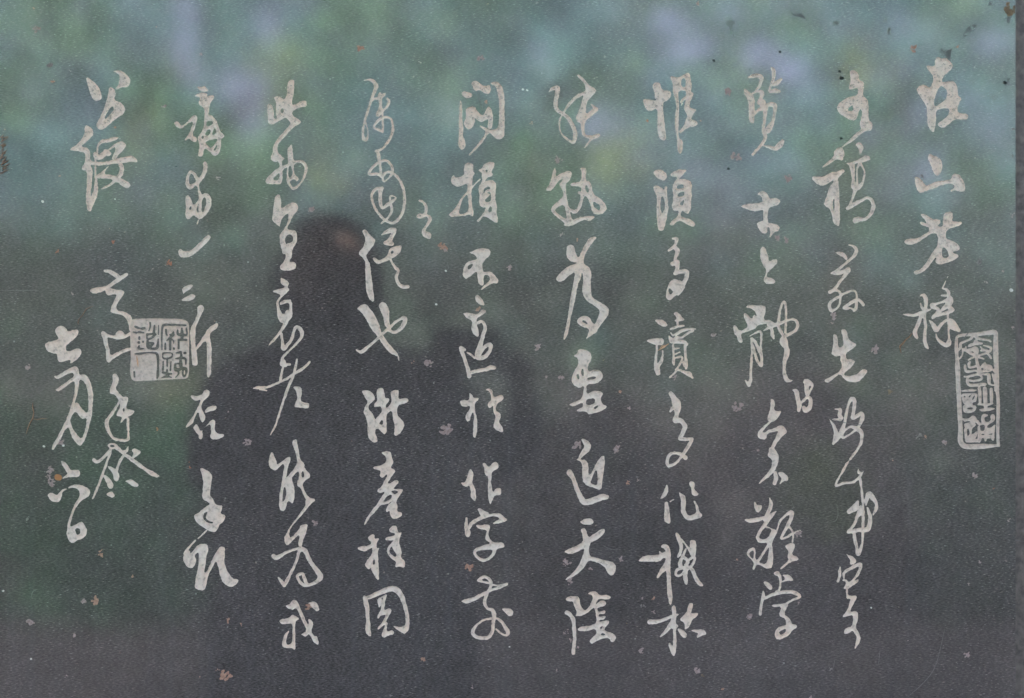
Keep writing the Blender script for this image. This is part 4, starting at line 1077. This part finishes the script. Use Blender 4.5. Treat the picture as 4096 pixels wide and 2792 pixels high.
for k in range(34):
    u0_ = q.uniform(0, 14); v0_ = q.uniform(548, 700); a = q.uniform(.2, 1.3); L = q.uniform(10, 36)
    parts.append(([(u0_, v0_, q.uniform(0, 1)), (u0_ + L * .5 * math.cos(a) + q.uniform(-4, 4), v0_ - L * .5 * math.sin(a), q.uniform(.2, 1.6)), (u0_ + L * math.cos(a), v0_ - L * math.sin(a), 0)], q.uniform(.8, 2.0)))
place('root_tangle', parts, M_root, 'tangle of fine dry roots on the left edge beside the two large left characters', 'roots')

# ---------------------------------------------------------------- wall that carries the stone, ground
def box_mesh(x0, x1, y0, y1, z0, z1):
    v = [(x, y, z) for x in (x0, x1) for y in (y0, y1) for z in (z0, z1)]
    return v, [(0, 1, 3, 2), (4, 6, 7, 5), (0, 4, 5, 1), (2, 3, 7, 6), (0, 2, 6, 4), (1, 5, 7, 3)]
hw0, hw1 = X(U0) - .008, X(U1) + .0125; hz0, hz1 = Z(V1) - .0125, Z(V0) + .0125
v, f = [], []
for bx in ((-3.0, hw0, .02, .35, 0, 2.7), (hw1, 3.0, .02, .35, 0, 2.7), (hw0, hw1, .02, .35, 0, hz0), (hw0, hw1, .02, .35, hz1, 2.7), (hw0, hw1, .056, .35, hz0, hz1)):
    a, b_ = box_mesh(*bx); o_ = len(v); v += a; f += [tuple(t + o_ for t in q_) for q_ in b_]
wall = mesh_obj('wall', v, f, M_wall); tag(wall, 'grey brown rendered wall that holds the engraved stone', 'wall')
M_ground = plain('garden_paving', (0.028, 0.026, 0.027), (0.045, 0.041, 0.043), 3, 0.95, 0.01)
mesh_obj('ground', [(-60, -80, 0), (60, -80, 0), (60, 40, 0), (-60, 40, 0)], [(0, 1, 2, 3)], M_ground)['kind'] = 'structure'

# ---------------------------------------------------------------- the garden in front of the stone, met only as its soft reflection
def leaf_mat(name, c, tr=0.25, ro=0.5):
    b = NB(name); n1 = b.noise(b.co, 9, 2)
    b.set(Base_Color=b.ramp(n1, [(0.35, tuple(q * .75 for q in c)), (0.65, tuple(min(q * 1.3, 1) for q in c))]), Roughness=ro, Specular_IOR_Level=.15)
    tl = b.n('ShaderNodeBsdfTranslucent'); tl.inputs[0].default_value = (*[min(q * 1.5, 1) for q in c], 1)
    mx = b.n('ShaderNodeMixShader'); mx.inputs[0].default_value = tr
    b.l(b.p.outputs[0], mx.inputs[1]); b.l(tl.outputs[0], mx.inputs[2]); b.l(mx.outputs[0], b.out.inputs[0])
    return b.m
L_green = leaf_mat('green_leaf', (0.044, 0.094, 0.060)); L_teal = leaf_mat('bluish_leaf', (0.044, 0.098, 0.104))
L_lime = leaf_mat('sunlit_leaf', (0.075, 0.112, 0.050)); L_dark = leaf_mat('dark_leaf', (0.020, 0.029, 0.025), .03, .9)  # lime tone paints sunlit clumps into the leaf colour
L_mauve = leaf_mat('purple_brown_leaf', (0.070, 0.060, 0.066), .1, .8); L_fresh = leaf_mat('fresh_green_leaf', (0.050, 0.165, 0.080)); L_grey = leaf_mat('grey_leaf', (0.080, 0.090, 0.094), .1, .8)
M_bark = plain('bark', (0.05, 0.04, 0.03), (0.11, 0.09, 0.07), 20, 0.95, 0.01)
nr = np.random.RandomState(21)
def leaves(name, P, size, mats, mi, parent):
    n = len(P); a = nr.normal(size=(n, 3)); a /= np.linalg.norm(a, axis=1)[:, None]
    b_ = np.cross(a, nr.normal(size=(n, 3))); b_ /= np.linalg.norm(b_, axis=1)[:, None]
    s = (size * nr.uniform(.6, 1.3, n))[:, None]
    P = P - np.array(parent.location)
    V = np.stack([P - a * s, P + b_ * s * .42, P + a * s, P - b_ * s * .42], 1).reshape(-1, 3).astype(np.float32)
    me = bpy.data.meshes.new(name); me.vertices.add(4 * n); me.loops.add(4 * n); me.polygons.add(n)
    me.vertices.foreach_set('co', V.ravel()); me.loops.foreach_set('vertex_index', np.arange(4 * n, dtype=np.int32))
    me.polygons.foreach_set('loop_start', np.arange(0, 4 * n, 4, dtype=np.int32))
    for m in mats: me.materials.append(m)
    me.polygons.foreach_set('material_index', np.asarray(mi, np.int32)); me.update(calc_edges=True)
    o = bpy.data.objects.new(name, me); col.objects.link(o); o.parent = parent; return o
def limb(v, f, P, sides=7):
    b0 = len(v)
    for k, (x, y, z, r) in enumerate(P):
        for s_ in range(sides):
            t = 2 * math.pi * s_ / sides; v.append((x + r * math.cos(t), y + r * math.sin(t), z))
        if k:
            for s_ in range(sides):
                c = b0 + k * sides; f.append((c - sides + s_, c - sides + (s_ + 1) % sides, c + (s_ + 1) % sides, c + s_))
# gaps in the canopy through which the bright sky shows (x, z, half width, half height) at the trees' distance
GAPS = [(-1.44, 3.21, .085, .085), (-1.88, 2.92, .09, .09), (-1.60, 2.86, .20, .09), (-1.55, 2.68, .10, .12), (-1.93, 3.25, .05, .30), (-1.97, 3.05, .05, .12),
        (.49, 2.62, .10, .10), (1.43, 3.04, .09, .09), (1.64, 2.96, .13, .09), (1.04, 3.07, .16, .07), (2.84, 3.11, .10, .09), (1.1, 2.35, .07, .05),
        (2.45, 2.35, .10, .07), (.9, 3.25, .10, .08), (-.55, 3.3, .05, .05), (.15, 3.05, .05, .06), (2.1, 2.55, .06, .05), (1.95, 3.2, .08, .05)]
LIMES = [(-1.45, 2.85, .22), (-1.30, 3.12, .12), (1.77, .52, .22), (-2.2, 2.62, .15), (.6, 2.45, .2), (-1.1, 2.4, .15), (2.1, 3.0, .2), (-1.9, 1.0, .2)]
def blot(x, z, s, ph): return .5 + .25 * (np.sin(x * s + ph) * np.sin(z * s * 1.2 + ph * 2.1) + np.sin(x * s * 2.3 + z * 1.7 + ph * 3) * np.cos(z * s * 1.9 - ph))
N = 112000
P = np.stack([nr.uniform(-5.2, 5.2, N), nr.uniform(-7.9, -6.4, N), nr.uniform(.35, 5.4, N)], 1)
# project along the trees' depth onto their mid plane so that gaps stay open over the crown's thickness
sc_ = (DIST + 7.0) / (DIST - P[:, 1]); gx_ = P[:, 0] * sc_; gz_ = HZ + (P[:, 2] - HZ) * sc_
dens = np.clip(.55 + .35 * blot(gx_, gz_, 2.6, 1.3) + .25 * blot(gx_, gz_, 6.0, .4), 0, 1)
dens *= np.where((gz_ > 1.7) & (gx_ > .6), .75, 1.0)
dens = np.where(gz_ < 1.9, np.maximum(dens, .75), dens)
for (x, z, a, b_) in GAPS:
    a, b_ = a * .92, b_ * .92
    dens = np.where(((gx_ - x) / a) ** 2 + ((gz_ - z) / b_) ** 2 < 1, 0, dens)
keep = nr.uniform(size=N) < dens; P = P[keep]; gx_ = gx_[keep]; gz_ = gz_[keep]
mi = np.where(blot(gx_, gz_, 3.1, 4.0) + nr.uniform(-.25, .25, len(P)) > .5, 0, 1)
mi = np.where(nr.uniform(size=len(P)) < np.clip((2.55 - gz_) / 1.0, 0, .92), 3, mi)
for (x, z, r_) in LIMES: mi = np.where(((gx_ - x) ** 2 + (gz_ - z) ** 2 < r_ * r_) & (nr.uniform(size=len(P)) < .55), 2, mi)
TX = [-4.0, -1.9, 0.1, 2.1, 4.1]
own = np.abs(P[:, 0][:, None] + nr.normal(0, .25, len(P))[:, None] - np.array(TX)[None]).argmin(1)
TL = ['broad leafy tree mirrored at the far left of the stone', 'open crowned tree mirrored as green with round bright sky gaps above the left columns',
      'leafy tree mirrored darkly above the middle columns', 'blue green tree mirrored with pale lilac sky gaps above the right columns', 'leafy tree mirrored as teal at the right border']
for k, tx_ in enumerate(TX):
    t = empty('garden_tree', (tx_, -7.6, 0), TL[k], 'tree', 'trees mirrored in the polished stone')
    v, f = [], []; q = random.Random(k)
    limb(v, f, [(0, 0, 0, .13), (.03, 0, .7, .11), (-.02, 0, 1.4, .09), (.05, .05, 2.2, .065), (0, 0, 3.2, .03), (.05, 0, 4.0, .01)])
    for _ in range(7):
        a = q.uniform(0, 6.28); z0 = q.uniform(1.5, 2.8); L = q.uniform(.6, 1.0)
        limb(v, f, [(0, 0, z0, .04), (L * .5 * math.cos(a), L * .35 * math.sin(a), z0 + .35, .025), (L * math.cos(a), L * .6 * math.sin(a), z0 + .9, .008)], 5)
    mesh_obj('trunk', v, f, M_bark, t, True)
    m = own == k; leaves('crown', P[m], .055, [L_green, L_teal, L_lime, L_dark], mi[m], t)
t = empty('added_shade_tree', (-2.6, 1.3, 0), 'unseen evergreen tree added behind the wall to keep sky light off the stone', 'tree')  # added out of view: its canopy blocks the sky above the stone
v, f = [], []
limb(v, f, [(0, 0, 0, .16), (.1, -.1, 1.6, .14), (.2, -.2, 3.0, .11), (.3, -.6, 3.7, .06)])
for k in range(9):
    a = R(-80 + k * 14); limb(v, f, [(.2, -.2, 2.8, .06), (.2 + 1.6 * math.cos(a), -.2 + 1.5 * math.sin(a), 3.5, .04), (.2 + 3.6 * math.cos(a), -.2 + 3.2 * math.sin(a), 3.8, .012)], 5)
mesh_obj('trunk', v, f, M_bark, t, True)
nu = 34000
U_ = np.stack([nr.uniform(-5.5, 5.5, nu), nr.uniform(-3.0, 1.8, nu), nr.uniform(3.25, 3.95, nu)], 1)
U_[:, 2] += .15 * np.sin(U_[:, 0] * 2.1) + .12 * np.cos(U_[:, 1] * 2.7)
leaves('crown', U_, .10, [L_green, L_dark], (nr.uniform(size=len(U_)) < .6).astype(int), t)
# clipped shrubs before the trees
SH = [(-2.9, 1.0, 1.28, (L_fresh, L_mauve), 'green shrub mirrored at the left border, mid height'), (-1.75, .75, 1.15, (L_fresh, L_dark), 'green shrub mirrored round the square seal'),
      (-.75, .75, 1.02, (L_dark, L_mauve), 'dark shrub mirrored low behind the dark figure'), (.35, .75, 1.05, (L_mauve, L_dark), 'purple brown shrub mirrored below the middle'),
      (1.4, .75, 1.1, (L_mauve, L_grey, L_lime), 'purple grey shrub mirrored at the lower right'), (2.6, .9, 1.2, (L_green, L_grey), 'grey green shrub mirrored at the right border')]
for (x, rx, h, ms, lb) in SH:
    t = empty('garden_shrub', (x, -5.7, 0), lb, 'shrub', 'shrubs mirrored in the polished stone')
    n = 6500; d_ = nr.normal(size=(n, 3)); d_ /= np.linalg.norm(d_, axis=1)[:, None]; rr_ = nr.uniform(.55, 1, n) ** .5
    C_ = np.stack([x + d_[:, 0] * rr_ * rx, -5.7 + d_[:, 1] * rr_ * .5, np.abs(d_[:, 2] * rr_) * h * (1 + .10 * np.sin(d_[:, 0] * 5 + x))], 1)
    sel_ = (nr.uniform(size=n) < .45).astype(int)
    if len(ms) > 2: sel_ = np.where((C_[:, 0] - 1.49) ** 2 + (C_[:, 2] - .62) ** 2 < .05, 2, sel_)
    leaves('foliage', C_, .045, list(ms), sel_, t)
    v, f = [], []
    for s_ in range(5): limb(v, f, [(.1 * s_ - .2, 0, 0, .02), (.2 * s_ - .4, .05, h * .5, .014), (.25 * s_ - .5, 0, h * .8, .006)], 5)
    mesh_obj('stem', v, f, M_bark, t, True)

# ---------------------------------------------------------------- the person taking the picture, seen as a dark soft shape in the stone
def skin_body(name, pts, edges, mat, parent, sub=2, root=0):
    me = bpy.data.meshes.new(name); me.from_pydata([p[:3] for p in pts], edges, []); me.materials.append(mat)
    o = bpy.data.objects.new(name, me); col.objects.link(o); o.parent = parent
    o.modifiers.new('skin', 'SKIN').use_smooth_shade = True
    if not me.skin_vertices: me.attributes.new if False else None
    sv = me.skin_vertices[0].data if me.skin_vertices else None
    if sv:
        for k, p in enumerate(pts):
            sv[k].radius = (p[3], p[4] if len(p) > 4 else p[3])
        sv[root].use_root = True
    sb = o.modifiers.new('subdivision', 'SUBSURF'); sb.levels = sub; sb.render_levels = sub
    return o
M_cloth = plain('dark_clothes', (0.022, 0.020, 0.022), (0.040, 0.036, 0.038), 60, 0.9)
M_skin = plain('skin', (0.085, 0.055, 0.045), (0.11, 0.072, 0.058), 30, 0.6)
M_hair = plain('black_hair', (0.022, 0.017, 0.015), (0.04, 0.032, 0.028), 90, 0.7)
M_cam = plain('black_camera', (0.012, 0.012, 0.012), (0.02, 0.02, 0.02), 60, 0.5)
pr = empty('person', (-.395, -1.62, 0), 'person in dark clothes mirrored as the dark shape left of the middle, holding a camera', 'person')
bp = [(0, 0, .94, .155, .12), (0, 0, 1.12, .145, .11), (0, 0, 1.32, .17, .115), (0, -.01, 1.44, .10, .08), (0, .01, 1.50, .06, .06),
      (-.20, 0, 1.38, .065), (-.25, .04, 1.12, .05), (.20, .12, 1.33, .038), (.20, 0, 1.38, .065), (.38, .0, 1.14, .05), (.40, .09, 1.34, .036),
      (-.10, 0, .86, .10), (-.12, .02, .48, .07), (-.13, -.02, .10, .05), (-.13, .10, .05, .045), (.10, 0, .86, .10), (.12, .02, .48, .07), (.13, -.02, .10, .05), (.13, .10, .05, .045)]
be = [(0, 1), (1, 2), (2, 3), (3, 4), (2, 5), (5, 6), (6, 7), (2, 8), (8, 9), (9, 10), (0, 11), (11, 12), (12, 13), (13, 14), (0, 15), (15, 16), (16, 17), (17, 18)]
skin_body('body', bp, be, M_cloth, pr)
v, f = [], []
for k, (z, rx, ry, dx) in enumerate([(1.47, .07, .07, 0), (1.44, .15, .10, 0), (1.38, .235, .125, 0), (1.25, .255, .14, .01), (1.05, .26, .15, .03), (.80, .275, .16, .03), (.55, .285, .17, .03), (.30, .28, .17, .03)]):
    for s_ in range(32): t = 2 * math.pi * s_ / 32; v.append((dx + rx * math.cos(t), ry * math.sin(t) * (1 + .04 * math.sin(5 * t)), z))
    if k: f += [((k - 1) * 32 + s_, (k - 1) * 32 + (s_ + 1) % 32, k * 32 + (s_ + 1) % 32, k * 32 + s_) for s_ in range(32)]
mesh_obj('coat', v, f, M_cloth, pr, True)
pr.scale = (1.06, 1.0, .905)
def ball(c, r, seg=20, ring=14, cut=None):
    v, f = [], []
    for i in range(ring + 1):
        t = math.pi * i / ring
        for j in range(seg):
            p = 2 * math.pi * j / seg; v.append((c[0] + r[0] * math.sin(t) * math.cos(p), c[1] + r[1] * math.sin(t) * math.sin(p), c[2] + r[2] * math.cos(t)))
            if i: f.append(((i - 1) * seg + j, (i - 1) * seg + (j + 1) % seg, i * seg + (j + 1) % seg, i * seg + j))
    return v, f
v, f = ball((0, .02, 1.61), (.082, .098, .125))
v = [(x * (1 - .25 * max(0, (1.58 - z) / .1)), y + (.012 if abs(x) < .015 and y > .09 and 1.57 < z < 1.63 else 0), z) for x, y, z in v]
for sx in (-1, 1):
    a, b_ = ball((sx * .077, .01, 1.605), (.010, .022, .03), 10, 8); o_ = len(v); v += a; f += [tuple(t + o_ for t in q_) for q_ in b_]
mesh_obj('head', v, f, M_skin, pr, True)
v, f = ball((0, -.02, 1.585), (.115, .105, .180)); f = [q_ for q_ in f if min(v[i][2] for i in q_) > 1.67 or max(v[i][1] for i in q_) < .045]
mesh_obj('hair', v, f, M_hair, pr, True)
for s_ in (-1, 1):
    hx, hy, hz = (.205, .095, 1.355) if s_ < 0 else (.385, .085, 1.355)
    hp = [(hx, hy - .03, hz - .01, .026), (hx, hy + .015, hz + .02, .030, .016)]; he = [(0, 1)]
    for k in range(4):
        bx_ = hx + (k - 1.5) * .018; n0 = len(hp)
        hp += [(bx_, hy + .045, hz + .045, .009), (bx_ - s_ * .010, hy + .062, hz + .065 - .004 * abs(k - 1.5), .008), (bx_ - s_ * .028, hy + .058, hz + .085 - .005 * abs(k - 1.5), .007)]
        he += [(1, n0), (n0, n0 + 1), (n0 + 1, n0 + 2)]
    n0 = len(hp); hp += [(hx - s_ * .03, hy + .01, hz + .03, .010), (hx - s_ * .045, hy + .015, hz + .055, .009)]; he += [(1, n0), (n0, n0 + 1)]
    skin_body('hand', hp, he, M_skin, pr, 1)
# the camera in their hands: body, lens, grip
cm = empty('photo_camera', (-.10, -1.50, 1.30), 'black camera held by the mirrored dark figure', 'camera')
a, b_ = box_mesh(-.068, .068, -.02, .02, -.045, .045); o = mesh_obj('camera_body', a, b_, M_cam, cm)
bv = o.modifiers.new('bevel', 'BEVEL'); bv.width = .008; bv.segments = 3
v, f = [], []
for k, (y, r) in enumerate([(.02, .034), (.035, .034), (.037, .038), (.055, .038), (.055, .030), (.046, .026)]):
    for s_ in range(24): t = math.pi * 2 * s_ / 24; v.append((r * math.cos(t), y, r * math.sin(t)))
    if k: f += [((k - 1) * 24 + s_, (k - 1) * 24 + (s_ + 1) % 24, k * 24 + (s_ + 1) % 24, k * 24 + s_) for s_ in range(24)]
f.append(tuple(range(120, 144))); mesh_obj('lens', v, f, M_cam, cm, True)
